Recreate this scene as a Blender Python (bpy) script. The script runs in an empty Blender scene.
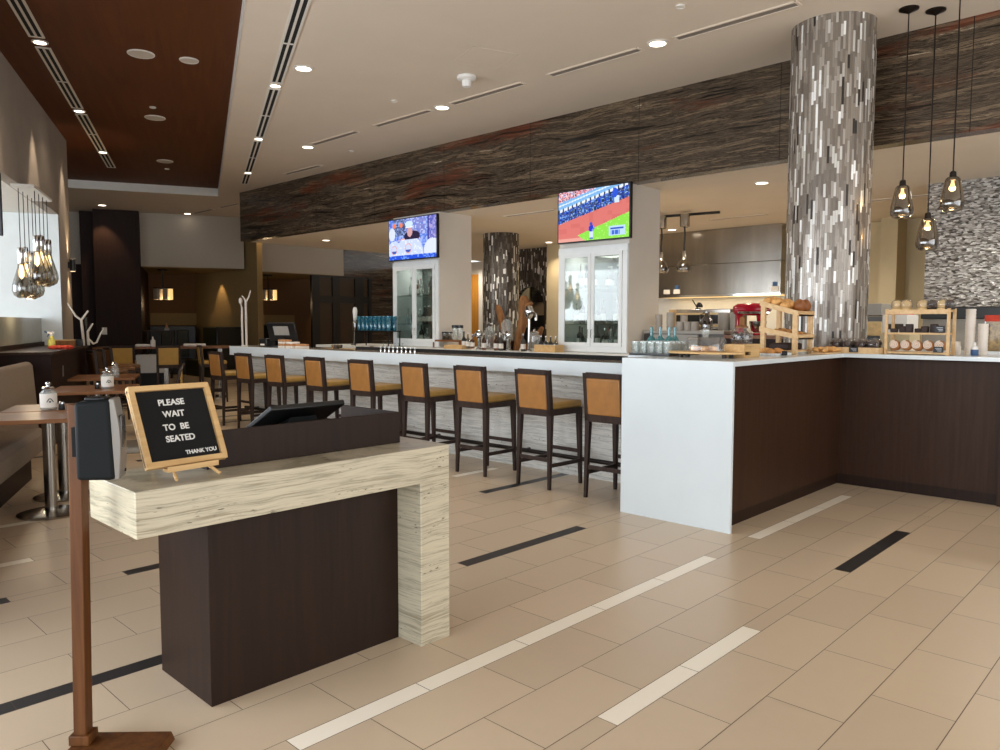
import bpy, bmesh, math, random
from mathutils import Matrix, Vector
random.seed(7)
PI = math.pi
SC = bpy.context.scene
COL = SC.collection

# ---------------------------------------------------------------- camera
cam_data = bpy.data.cameras.new('camera')
cam_data.sensor_fit = 'HORIZONTAL'
cam_data.sensor_width = 36.0
cam_data.lens = 36.0 * 760.7 / 1000.0
cam_data.clip_start = 0.05
cam_data.clip_end = 200
cam = bpy.data.objects.new('camera', cam_data)
COL.objects.link(cam)
R_ = Vector((0.69042193, -0.72340604, 0.00112741))
U_ = Vector((0.0481462, 0.04750586, 0.99770995))
F_ = Vector((0.72180295, 0.68878654, -0.06762834))
cam.matrix_world = Matrix(((R_.x, U_.x, -F_.x, 0), (R_.y, U_.y, -F_.y, 0), (R_.z, U_.z, -F_.z, 1.5), (0, 0, 0, 1)))
SC.camera = cam

# ---------------------------------------------------------------- world, exposure, big lights
SC.view_settings.view_transform = 'Standard'
SC.view_settings.look = 'None'
SC.view_settings.exposure = 0.78
SC.view_settings.gamma = 1.0
SC.view_settings.use_curve_mapping = False
SC.cycles.use_denoising = True
SC.cycles.max_bounces = 8
SC.cycles.sample_clamp_indirect = 6.0
world = bpy.data.worlds.new('daylight')
SC.world = world
world.use_nodes = True
wbg = world.node_tree.nodes['Background']
wbg.inputs[0].default_value = (0.86, 0.93, 1.0, 1)
wbg.inputs[1].default_value = 1.25

# the dining wing is turned 24.9 degrees from the bar: D(e, n) gives a point of it
EA = math.radians(65.102)
EV = Vector((math.cos(EA), math.sin(EA), 0))
NV = Vector((math.sin(EA), -math.cos(EA), 0))
def D(e, n, z=0.0):
    p = EV * e + NV * n
    return Vector((p.x, p.y, z))
DROT = EA - PI / 2          # local x = n, local y = e

def area(name, loc, direction, sx, sy, power, col):
    l = bpy.data.lights.new(name, 'AREA')
    l.shape = 'RECTANGLE'; l.size = sx; l.size_y = sy; l.energy = power; l.color = col
    o = bpy.data.objects.new(name, l); COL.objects.link(o)
    o.location = loc
    o.rotation_euler = Vector(direction).to_track_quat('-Z', 'Y').to_euler()
    return o
def spot(name, loc, power, angle, col=(1, .8, .58), blend=.6, size=.06, target=None):
    l = bpy.data.lights.new(name, 'SPOT')
    l.energy = power; l.spot_size = math.radians(angle); l.spot_blend = blend; l.color = col; l.shadow_soft_size = size
    o = bpy.data.objects.new(name, l); COL.objects.link(o); o.location = loc
    if target is not None:
        o.rotation_euler = (Vector(target) - Vector(loc)).to_track_quat('-Z', 'Y').to_euler()
    return o
def point(name, loc, power, col=(1, .8, .55), size=.05):
    l = bpy.data.lights.new(name, 'POINT'); l.energy = power; l.color = col; l.shadow_soft_size = size
    o = bpy.data.objects.new(name, l); COL.objects.link(o); o.location = loc
    return o
COOL = (.88, .94, 1.0)
area('window_daylight', D(4.5, -3.2, 1.75), NV, 9.0, 3.0, 190, COOL)
area('front_fill', (5.0, -4.9, 2.2), (0, 1, -.25), 12.0, 4.0, 130, (1, .97, .93))  # unseen fill added to brighten the floor and the stone fronts
area('bay_daylight', D(11.0, -5.9, 1.7), NV + EV * .45, 3.6, 2.6, 55, COOL)
area('glazing_daylight', (-5.5, 2.0, 2.0), (1, .12, 0), 9.0, 3.6, 125, COOL)

# ---------------------------------------------------------------- materials
def lin(h):
    h = h.lstrip('#')
    out = []
    for i in (0, 2, 4):
        c = int(h[i:i + 2], 16) / 255
        out.append(c / 12.92 if c <= .04045 else ((c + .055) / 1.055) ** 2.4)
    return (*out, 1)
def sc(c, k): return (min(1, c[0] * k), min(1, c[1] * k), min(1, c[2] * k), 1)
class NT:
    def __init__(s, name):
        s.m = bpy.data.materials.new(name); s.m.use_nodes = True
        s.t = s.m.node_tree; s.b = s.t.nodes['Principled BSDF']; s.out = s.t.nodes['Material Output']
    def n(s, typ, **kw):
        nd = s.t.nodes.new(typ)
        for k, v in kw.items():
            if k.startswith('i_'):
                key = k[2:]
                nd.inputs[int(key) if key.isdigit() else key.replace('_', ' ')].default_value = v
            else: setattr(nd, k, v)
        return nd
    def l(s, a, b): s.t.links.new(a, b)
    def math(s, op, a, b=None, c=None):
        nd = s.n('ShaderNodeMath', operation=op)
        for i, v in enumerate((a, b, c)):
            if v is None: continue
            if isinstance(v, (int, float)): nd.inputs[i].default_value = v
            else: s.l(v, nd.inputs[i])
        return nd.outputs[0]
    def ramp(s, fac, stops, interp='LINEAR'):
        r = s.n('ShaderNodeValToRGB'); r.color_ramp.interpolation = interp
        els = r.color_ramp.elements
        while len(els) < len(stops): els.new(.5)
        for e, (p, c) in zip(els, stops): e.position = p; e.color = c
        s.l(fac, r.inputs[0]); return r.outputs[0]
    def coord(s, kind, stretch=(1, 1, 1)):
        src = s.n('ShaderNodeNewGeometry').outputs['Position'] if kind == 'World' else s.n('ShaderNodeTexCoord').outputs[kind]
        mp = s.n('ShaderNodeMapping'); mp.inputs['Scale'].default_value = stretch
        s.l(src, mp.inputs[0]); return mp.outputs[0]
    def noise(s, vec, scale=5, detail=4, rough=.55, dist=0):
        nd = s.n('ShaderNodeTexNoise'); nd.inputs['Scale'].default_value = scale; nd.inputs['Detail'].default_value = detail
        nd.inputs['Roughness'].default_value = rough; nd.inputs['Distortion'].default_value = dist
        s.l(vec, nd.inputs['Vector']); return nd.outputs[0]
    def bump(s, h, strength=.3, dist=.01):
        b = s.n('ShaderNodeBump'); b.inputs['Strength'].default_value = strength; b.inputs['Distance'].default_value = dist
        s.l(h, b.inputs['Height']); s.l(b.outputs[0], s.b.inputs['Normal'])
    def set(s, rough=.5, metal=0, spec=None, coat=0):
        s.b.inputs['Roughness'].default_value = rough; s.b.inputs['Metallic'].default_value = metal
        if spec is not None: s.b.inputs['Specular IOR Level'].default_value = spec
        s.b.inputs['Coat Weight'].default_value = coat
    def base(s, c): s.l(c, s.b.inputs['Base Color'])
def mk(name, c, rough=.5, metal=0, var=.1, scale=12, stretch=(1, 1, 1), bump=0, spec=None, coat=0, kind='Object'):
    c = lin(c) if isinstance(c, str) else c
    t = NT(name); v = t.coord(kind, stretch); nz = t.noise(v, scale)
    t.base(t.ramp(nz, [(.3, sc(c, 1 - var)), (.7, sc(c, 1 + var))])); t.set(rough, metal, spec, coat)
    if bump: t.bump(nz, bump, .004)
    return t.m
def emit(name, c, strength):
    t = NT(name); c = lin(c) if isinstance(c, str) else c
    t.b.inputs['Base Color'].default_value = c; t.b.inputs['Emission Color'].default_value = c
    t.b.inputs['Emission Strength'].default_value = strength
    nz = t.noise(t.coord('Object'), 3); t.l(t.ramp(nz, [(.3, sc(c, .95)), (.7, c)]), t.b.inputs['Emission Color'])
    return t.m
def thin_glass(name, tint, gloss=.12, body=0.0):
    t = NT(name); c = lin(tint)
    tr = t.n('ShaderNodeBsdfTransparent'); gl = t.n('ShaderNodeBsdfGlossy'); gl.inputs['Roughness'].default_value = .03
    nz = t.noise(t.coord('Object'), 6); t.l(t.ramp(nz, [(.3, sc(c, .96)), (.7, c)]), tr.inputs[0])
    lw = t.n('ShaderNodeLayerWeight'); lw.inputs[0].default_value = .35
    fac = t.math('ADD', t.math('MULTIPLY', lw.outputs['Facing'], .55), gloss)
    mx = t.n('ShaderNodeMixShader'); t.l(fac, mx.inputs[0]); t.l(tr.outputs[0], mx.inputs[1]); t.l(gl.outputs[0], mx.inputs[2])
    if body:
        df = t.n('ShaderNodeBsdfDiffuse'); df.inputs[0].default_value = sc(c, 1.0); m2 = t.n('ShaderNodeMixShader'); m2.inputs[0].default_value = body
        t.l(mx.outputs[0], m2.inputs[1]); t.l(df.outputs[0], m2.inputs[2]); t.l(m2.outputs[0], t.out.inputs[0])
    else: t.l(mx.outputs[0], t.out.inputs[0])
    return t.m
def travertine(name, light, dark, pit):
    t = NT(name); L = lin(light)
    wv = t.coord('World', (1.1, 1.1, 1.5)); wn = t.noise(wv, 1.0, 3)
    geo = t.n('ShaderNodeNewGeometry').outputs['Position']; s = t.n('ShaderNodeSeparateXYZ'); t.l(geo, s.inputs[0])
    z = t.math('ADD', s.outputs[2], t.math('MULTIPLY', wn, .10))
    def layer(kz, kxy, det, rough):
        c = t.n('ShaderNodeCombineXYZ'); t.l(t.math('MULTIPLY', s.outputs[0], kxy), c.inputs[0]); t.l(t.math('MULTIPLY', s.outputs[1], kxy), c.inputs[1]); t.l(t.math('MULTIPLY', z, kz), c.inputs[2])
        return t.noise(c.outputs[0], 1.0, det, rough)
    f = t.math('ADD', t.math('MULTIPLY', layer(42, 1.5, 6, .7), .5), t.math('MULTIPLY', layer(150, 5, 5, .7), .5))
    c = t.ramp(f, [(.37, lin(dark)), (.45, sc(L, .68)), (.50, sc(L, .92)), (.56, L), (.66, sc(L, 1.1))])
    pits = t.ramp(layer(150, 26, 3, .5), [(.30, (1, 1, 1, 1)), (.36, (0, 0, 0, 1))])
    zone = t.ramp(layer(12, 2.5, 2, .5), [(.46, (0, 0, 0, 1)), (.58, (1, 1, 1, 1))])
    pm = t.math('MULTIPLY', pits, zone)
    mx = t.n('ShaderNodeMix', data_type='RGBA'); t.l(pm, mx.inputs[0]); t.l(c, mx.inputs[6]); mx.inputs[7].default_value = lin(pit)
    t.base(mx.outputs[2]); t.set(.3, 0); t.bump(t.math('SUBTRACT', f, t.math('MULTIPLY', pm, .6)), .15, .004)
    return t.m
def beam_stone():
    t = NT('striated_quartzite')
    geo = t.n('ShaderNodeNewGeometry').outputs['Position']
    sep = t.n('ShaderNodeSeparateXYZ'); t.l(geo, sep.inputs[0])
    warpv = t.coord('World', (.35, .35, .8)); wn = t.noise(warpv, 1.0, 4, .55)
    z = t.math('ADD', sep.outputs[2], t.math('MULTIPLY', wn, .3))
    z = t.math('ADD', z, t.math('MULTIPLY', sep.outputs[1], -.02))
    com = t.n('ShaderNodeCombineXYZ'); t.l(t.math('MULTIPLY', sep.outputs[0], .8), com.inputs[0]); t.l(t.math('MULTIPLY', sep.outputs[1], .55), com.inputs[1]); t.l(t.math('MULTIPLY', z, 12.0), com.inputs[2])
    n1 = t.noise(com.outputs[0], 1.0, 9, .72, .45)
    com2 = t.n('ShaderNodeCombineXYZ'); t.l(t.math('MULTIPLY', sep.outputs[1], 1.5), com2.inputs[1]); t.l(t.math('MULTIPLY', z, 42.0), com2.inputs[2])
    n2 = t.noise(com2.outputs[0], 1.0, 8, .75, .6)
    f = t.math('ADD', t.math('MULTIPLY', n1, .62), t.math('MULTIPLY', n2, .38))
    c = t.ramp(f, [(.37, lin('#090705')), (.43, lin('#1c1510')), (.475, lin('#5d4f40')), (.51, lin('#17110c')), (.555, lin('#7c6a55')), (.595, lin('#2f251c')), (.64, lin('#d8c6aa'))])
    rustv = t.coord('World', (.4, .45, 2.6)); rn = t.noise(rustv, 1.0, 5, .6)
    rm = t.ramp(rn, [(.54, (0, 0, 0, 1)), (.64, (.8, .8, .8, 1))])
    mx = t.n('ShaderNodeMix', data_type='RGBA'); t.l(rm, mx.inputs[0]); t.l(c, mx.inputs[6])
    t.l(t.ramp(f, [(.4, lin('#24120b')), (.55, lin('#6e3620')), (.68, lin('#96684a'))]), mx.inputs[7])
    j = t.math('LESS_THAN', t.math('FRACT', t.math('DIVIDE', sep.outputs[1], 1.86)), .004)
    mj = t.n('ShaderNodeMix', data_type='RGBA'); t.l(j, mj.inputs[0]); t.l(mx.outputs[2], mj.inputs[6]); mj.inputs[7].default_value = lin('#14100d')
    t.base(mj.outputs[2]); t.set(.22, 0); t.bump(f, .12, .01)
    return t.m
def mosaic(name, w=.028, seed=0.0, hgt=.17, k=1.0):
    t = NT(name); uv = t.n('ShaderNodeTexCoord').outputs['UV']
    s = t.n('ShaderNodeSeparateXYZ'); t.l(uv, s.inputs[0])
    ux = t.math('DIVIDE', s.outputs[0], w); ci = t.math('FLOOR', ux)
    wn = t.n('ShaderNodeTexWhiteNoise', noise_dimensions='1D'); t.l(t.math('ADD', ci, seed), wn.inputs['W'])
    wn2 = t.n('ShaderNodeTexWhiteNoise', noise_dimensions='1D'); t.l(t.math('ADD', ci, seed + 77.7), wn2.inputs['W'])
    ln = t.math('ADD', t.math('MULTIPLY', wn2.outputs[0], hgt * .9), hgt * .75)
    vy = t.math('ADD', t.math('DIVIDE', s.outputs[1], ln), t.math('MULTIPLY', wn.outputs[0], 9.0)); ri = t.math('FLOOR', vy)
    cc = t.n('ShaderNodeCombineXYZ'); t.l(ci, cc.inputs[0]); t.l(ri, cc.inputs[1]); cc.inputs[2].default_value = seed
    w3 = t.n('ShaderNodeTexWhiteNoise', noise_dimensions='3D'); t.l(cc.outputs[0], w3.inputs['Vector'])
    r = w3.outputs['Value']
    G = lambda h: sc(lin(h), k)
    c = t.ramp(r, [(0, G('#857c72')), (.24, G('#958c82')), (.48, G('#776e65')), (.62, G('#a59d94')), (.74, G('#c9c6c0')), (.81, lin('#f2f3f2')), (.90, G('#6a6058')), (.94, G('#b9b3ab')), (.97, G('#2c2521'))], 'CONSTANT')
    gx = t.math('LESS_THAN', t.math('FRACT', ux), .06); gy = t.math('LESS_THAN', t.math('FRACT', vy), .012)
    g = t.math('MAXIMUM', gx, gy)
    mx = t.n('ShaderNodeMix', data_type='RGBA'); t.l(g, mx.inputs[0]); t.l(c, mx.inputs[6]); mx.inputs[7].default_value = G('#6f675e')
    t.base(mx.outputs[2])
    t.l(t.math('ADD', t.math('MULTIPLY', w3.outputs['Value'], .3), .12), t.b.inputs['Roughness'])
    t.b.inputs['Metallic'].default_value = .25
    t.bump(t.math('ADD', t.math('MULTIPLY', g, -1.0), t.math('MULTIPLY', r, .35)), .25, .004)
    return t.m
def hammered():
    t = NT('hammered_silver_mosaic'); v = t.coord('World', (1, 15, 42))
    vo = t.n('ShaderNodeTexVoronoi'); vo.inputs['Scale'].default_value = 1.5; t.l(v, vo.inputs['Vector'])
    nz = t.noise(v, 2.0, 3); sp = t.n('ShaderNodeSeparateColor'); t.l(vo.outputs['Color'], sp.inputs[0])
    f = t.math('ADD', t.math('MULTIPLY', sp.outputs[0], .75), t.math('MULTIPLY', nz, .25))
    t.base(t.ramp(f, [(.2, lin('#5b5752')), (.45, lin('#a09d98')), (.65, lin('#c8c7c4')), (.82, lin('#f4f4f2'))]))  # random cell tones paint in the sparkle of the metal
    t.set(.25, .45); t.bump(t.math('ADD', vo.outputs['Distance'], nz), .8, .02); return t.m
def floor_mat(name, c, var):
    t = NT(name); g = t.n('ShaderNodeNewGeometry'); c = lin(c)
    v = t.coord('World', (1, 1, 1)); nz = t.noise(v, 9, 6)
    f = t.math('ADD', t.math('MULTIPLY', g.outputs['Random Per Island'], .6), t.math('MULTIPLY', nz, .4))
    t.base(t.ramp(f, [(.2, sc(c, 1 - var)), (.8, sc(c, 1 + var))])); t.set(.33, 0)
    t.l(t.math('ADD', t.math('MULTIPLY', nz, .14), .27), t.b.inputs['Roughness']); return t.m
def wood(name, c1, c2, rough=.4, axis=2, scale=1.0, coat=0):
    st = [14, 14, 14]; st[axis] = .9
    t = NT(name); v = t.coord('Object', tuple(x * scale for x in st)); nz = t.noise(v, 2.2, 7, .6, .5)
    t.base(t.ramp(nz, [(.3, lin(c1)), (.7, lin(c2))])); t.set(rough, 0, .22, coat); t.bump(nz, .06, .002); return t.m
M = {}
M['tile'] = floor_mat('porcelain_tile', '#cfba9f', .05)
M['tile_w'] = floor_mat('cream_inlay_tile', '#fff5e3', .02)
M['tile_b'] = floor_mat('black_inlay_tile', '#2b2a2b', .1)
M['grout'] = mk('grout', '#75675a', .9)
M['ceil'] = mk('ceiling_plaster', '#dacdbc', .9, var=.02, scale=2)
M['soffit'] = mk('soffit_plaster', '#e2d8c9', .9, var=.02, scale=2)
M['white_trim'] = mk('white_trim_paint', '#dedad2', .6, var=.02)
M['taupe'] = mk('taupe_plaster', '#a2978b', .9, var=.04, scale=3)
M['niche'] = mk('pale_plaster', '#dfe6e8', .85, var=.03, scale=6)
M['grayglass'] = mk('grey_back_panel', '#a9aaa0', .12, var=.05)
M['bulk'] = mk('off_white_wallcovering', '#b9b0a2', .9, var=.03, scale=30)
M['olive'] = mk('olive_wallcovering', '#8b744c', .8, var=.06, scale=25)
M['brownwall'] = mk('brown_wallcovering', '#6a4a2c', .8, var=.08, scale=20)
M['cream'] = mk('cream_paint', '#cdbf9d', .85, var=.03, scale=3)
M['pier'] = mk('pier_paint', '#d9d3ca', .7, var=.02, scale=3)
M['woodceil'] = wood('walnut_ceiling', '#512b13', '#613619', .6, axis=1, scale=.35)
M['darkbox'] = wood('espresso_panel', '#21110a', '#2d180f', .55)
M['espresso'] = wood('espresso_wood', '#2f1b10', '#3d2718', .48)
M['panelwood'] = wood('stand_veneer', '#20120a', '#2b1a10', .5)
M['stoolwood'] = wood('stool_frame_wood', '#2c211d', '#40322c', .4)
M['warmwood'] = wood('post_wood', '#492a15', '#6b421f', .5)
M['lightwood'] = wood('maple', '#c89f69', '#dcb984', .5, axis=0)
M['palewood'] = wood('pine', '#cfa877', '#e3c497', .5, axis=0)
M['tablewood'] = wood('table_top_wood', '#6b4327', '#8f6240', .3, axis=0, scale=.5)
M['orangewood'] = wood('honey_door_wood', '#b0772c', '#c68b3a', .4)
M['driftwood'] = wood('driftwood', '#6b4325', '#9a6a3e', .6)
M['leather'] = mk('tan_leather', '#a06d36', .38, var=.16, scale=8, bump=.08)
M['leather_seat'] = mk('tan_seat_leather', '#a4803f', .36, var=.1, scale=8, bump=.08)
M['gold'] = mk('gold_vinyl', '#b58d3e', .45, var=.08, scale=10)
M['fabric'] = mk('taupe_upholstery', '#8c7c6c', .9, var=.1, scale=60, bump=.15)
M['greenvinyl'] = mk('dark_green_vinyl', '#27291a', .5, var=.1)
M['trav'] = travertine('cream_travertine', '#c9bfa6', '#978b70', '#4a4131')
M['travw'] = travertine('white_travertine', '#e2e0d9', '#bab5aa', '#5a554c')
M['quartz'] = mk('white_quartz', '#d8e0e3', .16, var=.015, scale=4)
M['quartz_top'] = mk('pale_polished_stone', '#b5aaa0', .08, var=.12, scale=9)
M['beam'] = beam_stone()
M['mosaic'] = mosaic('glass_strip_mosaic', .0225, 3.0, .14)
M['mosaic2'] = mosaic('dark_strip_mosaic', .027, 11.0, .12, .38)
M['hammer'] = hammered()
M['steel'] = mk('brushed_steel', '#a7a39c', .2, 1.0, var=.2, scale=1.3, stretch=(1, 2.2, .25), bump=.0)
M['chrome'] = mk('chrome', '#d5d6d6', .08, 1, var=.03)
M['darkmetal'] = mk('bronze_metal', '#241d19', .35, .6)
M['partition_pane'] = mk('partition_pane', '#3b2917', .3, var=.1)
M['black'] = mk('black_plastic', '#121314', .35, var=.1)
M['blackmatte'] = mk('black_felt', '#0c0c0d', .95, var=.1, scale=60)
M['navyplastic'] = mk('charcoal_plastic', '#0e1214', .6, var=.08, spec=.2)
M['silver'] = mk('silver_plastic', '#8b8680', .35, .3, var=.04)
M['smoke'] = mk('smoky_window', '#4a4642', .12, var=.1)
M['whiteplastic'] = mk('white_plastic', '#e9e8e4', .4, var=.03)
M['white'] = mk('white_paint', '#e9ecec', .4, var=.02)
M['paper'] = mk('white_paper', '#e8e2d8', .8, var=.03)
M['cup'] = mk('paper_cup', '#e3dacf', .7, var=.05)
M['graycup'] = mk('grey_ceramic', '#a59c91', .5, var=.06)
M['red'] = mk('red_enamel', '#a00d26', .15, var=.08, coat=.6)
M['redcloth'] = mk('red_cloth', '#c4402c', .8, var=.2)
M['yellowliquid'] = mk('yellow_cleaner', '#d8d36a', .25, var=.08)
M['blueplastic'] = mk('blue_plastic', '#3d5d86', .4)
M['gray'] = mk('grey_laminate', '#99958d', .5, var=.04)
M['graydark'] = mk('dark_grey_metal', '#4a4642', .4, .5)
M['bread'] = mk('baked_crust', '#c58a4b', .6, var=.3, scale=30, bump=.3)
M['bread2'] = mk('golden_pastry', '#d9a563', .55, var=.25, scale=30, bump=.3)
M['crust_dark'] = mk('brown_loaf_crust', '#8d5428', .45, var=.25, scale=14, bump=.2)
M['choc'] = mk('chocolate_cake', '#2e1a12', .6, var=.3, scale=40, bump=.4)
M['icing'] = mk('iced_roll', '#c08a5c', .5, var=.4, scale=30, bump=.3)
M['cookie'] = mk('pale_cookie', '#e2c48e', .7, var=.2, scale=25, bump=.2)
M['snack'] = mk('snack_mix', '#8a7040', .45, var=.7, scale=26, bump=.6, coat=.4)
M['tag'] = mk('black_tag_card', '#15161a', .5)
M['chalk'] = mk('chalk_writing', '#c9cbd0', .8)
M['glass'] = thin_glass('clear_glass', '#f4f8f6', .10, .16)
M['mirror'] = mk('cabinet_mirror', '#868c88', .06, 1.0, var=.05)
M['pane'] = thin_glass('cabinet_pane', '#eef3f0', .05)
M['smokeglass'] = thin_glass('smoked_amber_glass', '#8d8475', .16, .03)
M['palesmoke'] = thin_glass('pale_smoked_glass', '#b9b6ae', .15)
M['teal'] = thin_glass('teal_glass', '#5fb4ba', .10, .30)
M['blueglass'] = thin_glass('turquoise_glass', '#5fc0d6', .12, .2)
M['greenglass'] = thin_glass('green_glass', '#5e7f52', .12)
M['amberglass'] = thin_glass('amber_glass', '#b07a2c', .12)
M['film'] = thin_glass('clear_film', '#fbfbfb', .05, .03)
M['lampwarm'] = emit('warm_lamp', '#ffdcaa', 2.5)
M['filament'] = emit('filament', '#ffd9a0', 5.0)
M['lampwhite'] = emit('downlight_diffuser', '#fff0dc', 4.0)
M['shade'] = emit('lit_shade', '#ffd68c', .55)
M['slot'] = mk('slot_shadow_black', '#0d0c0b', .9)
M['slotgray'] = mk('slot_grille_grey', '#857b71', .8)
M['backglow'] = emit('cabinet_light', '#eef6f0', .9)

# ---------------------------------------------------------------- mesh builder
class MB:
    def __init__(s): s.v = []; s.f = []; s.mi = []; s.uv = {}; s.sm = []; s.T = None
    def tr(s, T): s.T = T; return s
    def add(s, vs, fs, mi=0, smooth=False):
        o = len(s.v)
        for p in vs:
            p = Vector(p)
            s.v.append(tuple(s.T @ p) if s.T is not None else tuple(p))
        for f in fs:
            s.f.append(tuple(i + o for i in f)); s.mi.append(mi); s.sm.append(smooth)
        return s
    def box(s, x0, x1, y0, y1, z0, z1, mi=0):
        vs = [(x, y, z) for z in (z0, z1) for y in (y0, y1) for x in (x0, x1)]
        return s.add(vs, [(0, 2, 3, 1), (4, 5, 7, 6), (0, 1, 5, 4), (2, 6, 7, 3), (0, 4, 6, 2), (1, 3, 7, 5)], mi)
    def taper(s, a, b, mi=0):
        """a,b = (cx,cy,z,hx,hy): frustum box from a (bottom) to b (top)"""
        vs = []
        for (cx, cy, z, hx, hy) in (a, b): vs += [(cx - hx, cy - hy, z), (cx + hx, cy - hy, z), (cx - hx, cy + hy, z), (cx + hx, cy + hy, z)]
        return s.add(vs, [(0, 2, 3, 1), (4, 5, 7, 6), (0, 1, 5, 4), (2, 6, 7, 3), (0, 4, 6, 2), (1, 3, 7, 5)], mi)
    def prism(s, poly, z0, z1, mi=0):
        n = len(poly); vs = [(x, y, z0) for x, y in poly] + [(x, y, z1) for x, y in poly]
        fs = [tuple(range(n - 1, -1, -1)), tuple(range(n, 2 * n))] + [(i, (i + 1) % n, n + (i + 1) % n, n + i) for i in range(n)]
        return s.add(vs, fs, mi)
    def lathe(s, prof, seg=20, c=(0, 0, 0), mi=0, caps=True):
        vs = []; fs = []
        for r, z in prof:
            for k in range(seg):
                a = 2 * PI * k / seg; vs.append((c[0] + r * math.cos(a), c[1] + r * math.sin(a), c[2] + z))
        for i in range(len(prof) - 1):
            for k in range(seg):
                k2 = (k + 1) % seg; fs.append((i * seg + k, i * seg + k2, (i + 1) * seg + k2, (i + 1) * seg + k))
        s.add(vs, fs, mi, True)
        if caps:
            o = len(s.v) - len(vs)
            if prof[0][0] > 1e-5: s.f.append(tuple(o + k for k in range(seg - 1, -1, -1))); s.mi.append(mi); s.sm.append(False)
            b = o + (len(prof) - 1) * seg
            if prof[-1][0] > 1e-5: s.f.append(tuple(b + k for k in range(seg))); s.mi.append(mi); s.sm.append(False)
        return s
    def tube(s, pts, r, seg=8, mi=0):
        pts = [Vector(p) for p in pts]; rs = r if isinstance(r, (list, tuple)) else [r] * len(pts)
        vs = []; fs = []; prev = None
        for i, p in enumerate(pts):
            d = (pts[min(i + 1, len(pts) - 1)] - pts[max(i - 1, 0)]).normalized()
            if prev is None:
                a = d.cross(Vector((0, 0, 1)))
                if a.length < 1e-3: a = d.cross(Vector((1, 0, 0)))
            else: a = prev - d * prev.dot(d)
            a.normalize(); prev = a; b = d.cross(a)
            for k in range(seg):
                t = 2 * PI * k / seg; vs.append(p + (a * math.cos(t) + b * math.sin(t)) * rs[i])
        for i in range(len(pts) - 1):
            for k in range(seg):
                k2 = (k + 1) % seg; fs.append((i * seg + k, i * seg + k2, (i + 1) * seg + k2, (i + 1) * seg + k))
        n = len(pts); s.add(vs, fs, mi, True)
        o = len(s.v) - len(vs)
        s.f.append(tuple(o + k for k in range(seg - 1, -1, -1))); s.mi.append(mi); s.sm.append(False)
        s.f.append(tuple(o + (n - 1) * seg + k for k in range(seg))); s.mi.append(mi); s.sm.append(False)
        return s
    def ell(s, c, rx, ry, rz, u=14, v=9, mi=0, jit=0, seed=0):
        rnd = random.Random(seed); vs = []; fs = []
        for i in range(v + 1):
            ph = PI * i / v - PI / 2
            for k in range(u):
                a = 2 * PI * k / u; q = 1 + (rnd.random() - .5) * jit
                vs.append((c[0] + rx * q * math.cos(ph) * math.cos(a), c[1] + ry * q * math.cos(ph) * math.sin(a), c[2] + rz * q * math.sin(ph)))
        for i in range(v):
            for k in range(u):
                k2 = (k + 1) % u; fs.append((i * u + k, i * u + k2, (i + 1) * u + k2, (i + 1) * u + k))
        return s.add(vs, fs, mi, True)
    def build(s, name, mats, parent=None, loc=None, rz=None, bevel=0, smooth=False, seg=2):
        me = bpy.data.meshes.new(name); me.from_pydata(s.v, [], s.f)
        if not isinstance(mats, (list, tuple)): mats = [mats]
        for m in mats: me.materials.append(m)
        me.polygons.foreach_set('material_index', s.mi)
        me.polygons.foreach_set('use_smooth', [bool(a or smooth) for a in s.sm])
        bm = bmesh.new(); bm.from_mesh(me); bmesh.ops.remove_doubles(bm, verts=bm.verts, dist=1e-6)
        bmesh.ops.recalc_face_normals(bm, faces=bm.faces); bm.to_mesh(me); bm.free()
        me.set_sharp_from_angle(angle=math.radians(40))
        o = bpy.data.objects.new(name, me); COL.objects.link(o)
        if parent: o.parent = parent
        if loc is not None: o.location = loc
        if rz is not None: o.rotation_euler = (0, 0, rz)
        if bevel:
            md = o.modifiers.new('edge', 'BEVEL'); md.width = bevel; md.segments = seg; md.limit_method = 'ANGLE'; md.angle_limit = math.radians(50)
            md.harden_normals = False
        return o
def tag(o, label, cat, group=None, kind=None):
    o['label'] = label; o['category'] = cat
    if group: o['group'] = group
    if kind: o['kind'] = kind
    return o
def thing(name, label, cat, loc=(0, 0, 0), rz=0, group=None):
    o = bpy.data.objects.new(name, None); COL.objects.link(o); o.empty_display_size = .1
    o.location = loc; o.rotation_euler = (0, 0, rz)
    return tag(o, label, cat, group)
def struct(name, mb, mats, **kw):
    o = mb.build(name, mats, **kw); o['kind'] = 'structure'; return o
def copy_tree(o, loc=None, rz=None, label=None, group=None, parent=None):
    c = o.copy(); COL.objects.link(c)
    if parent is not None: c.parent = parent
    if loc is not None: c.location = loc
    if rz is not None: c.rotation_euler = (0, 0, rz)
    if label: c['label'] = label
    if group: c['group'] = group
    for ch in list(o.children): copy_tree(ch, parent=c)
    return c
ORD = ['first', 'second', 'third', 'fourth', 'fifth', 'sixth', 'seventh', 'eighth', 'ninth', 'tenth', 'eleventh', 'twelfth']
def text(body, size, name, mat, parent, loc, rot, depth=.002, align='CENTER'):
    cu = bpy.data.curves.new(name, 'FONT'); cu.body = body; cu.size = size; cu.extrude = depth; cu.align_x = align; cu.offset = size * .022
    tmp = bpy.data.objects.new(name + '_outline', cu); COL.objects.link(tmp)
    dg = bpy.context.evaluated_depsgraph_get()
    me = bpy.data.meshes.new_from_object(tmp.evaluated_get(dg)); bpy.data.objects.remove(tmp)
    me.name = name; me.materials.clear(); me.materials.append(mat)
    o = bpy.data.objects.new(name, me); COL.objects.link(o); o.parent = parent; o.location = loc; o.rotation_euler = rot
    return o

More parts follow.
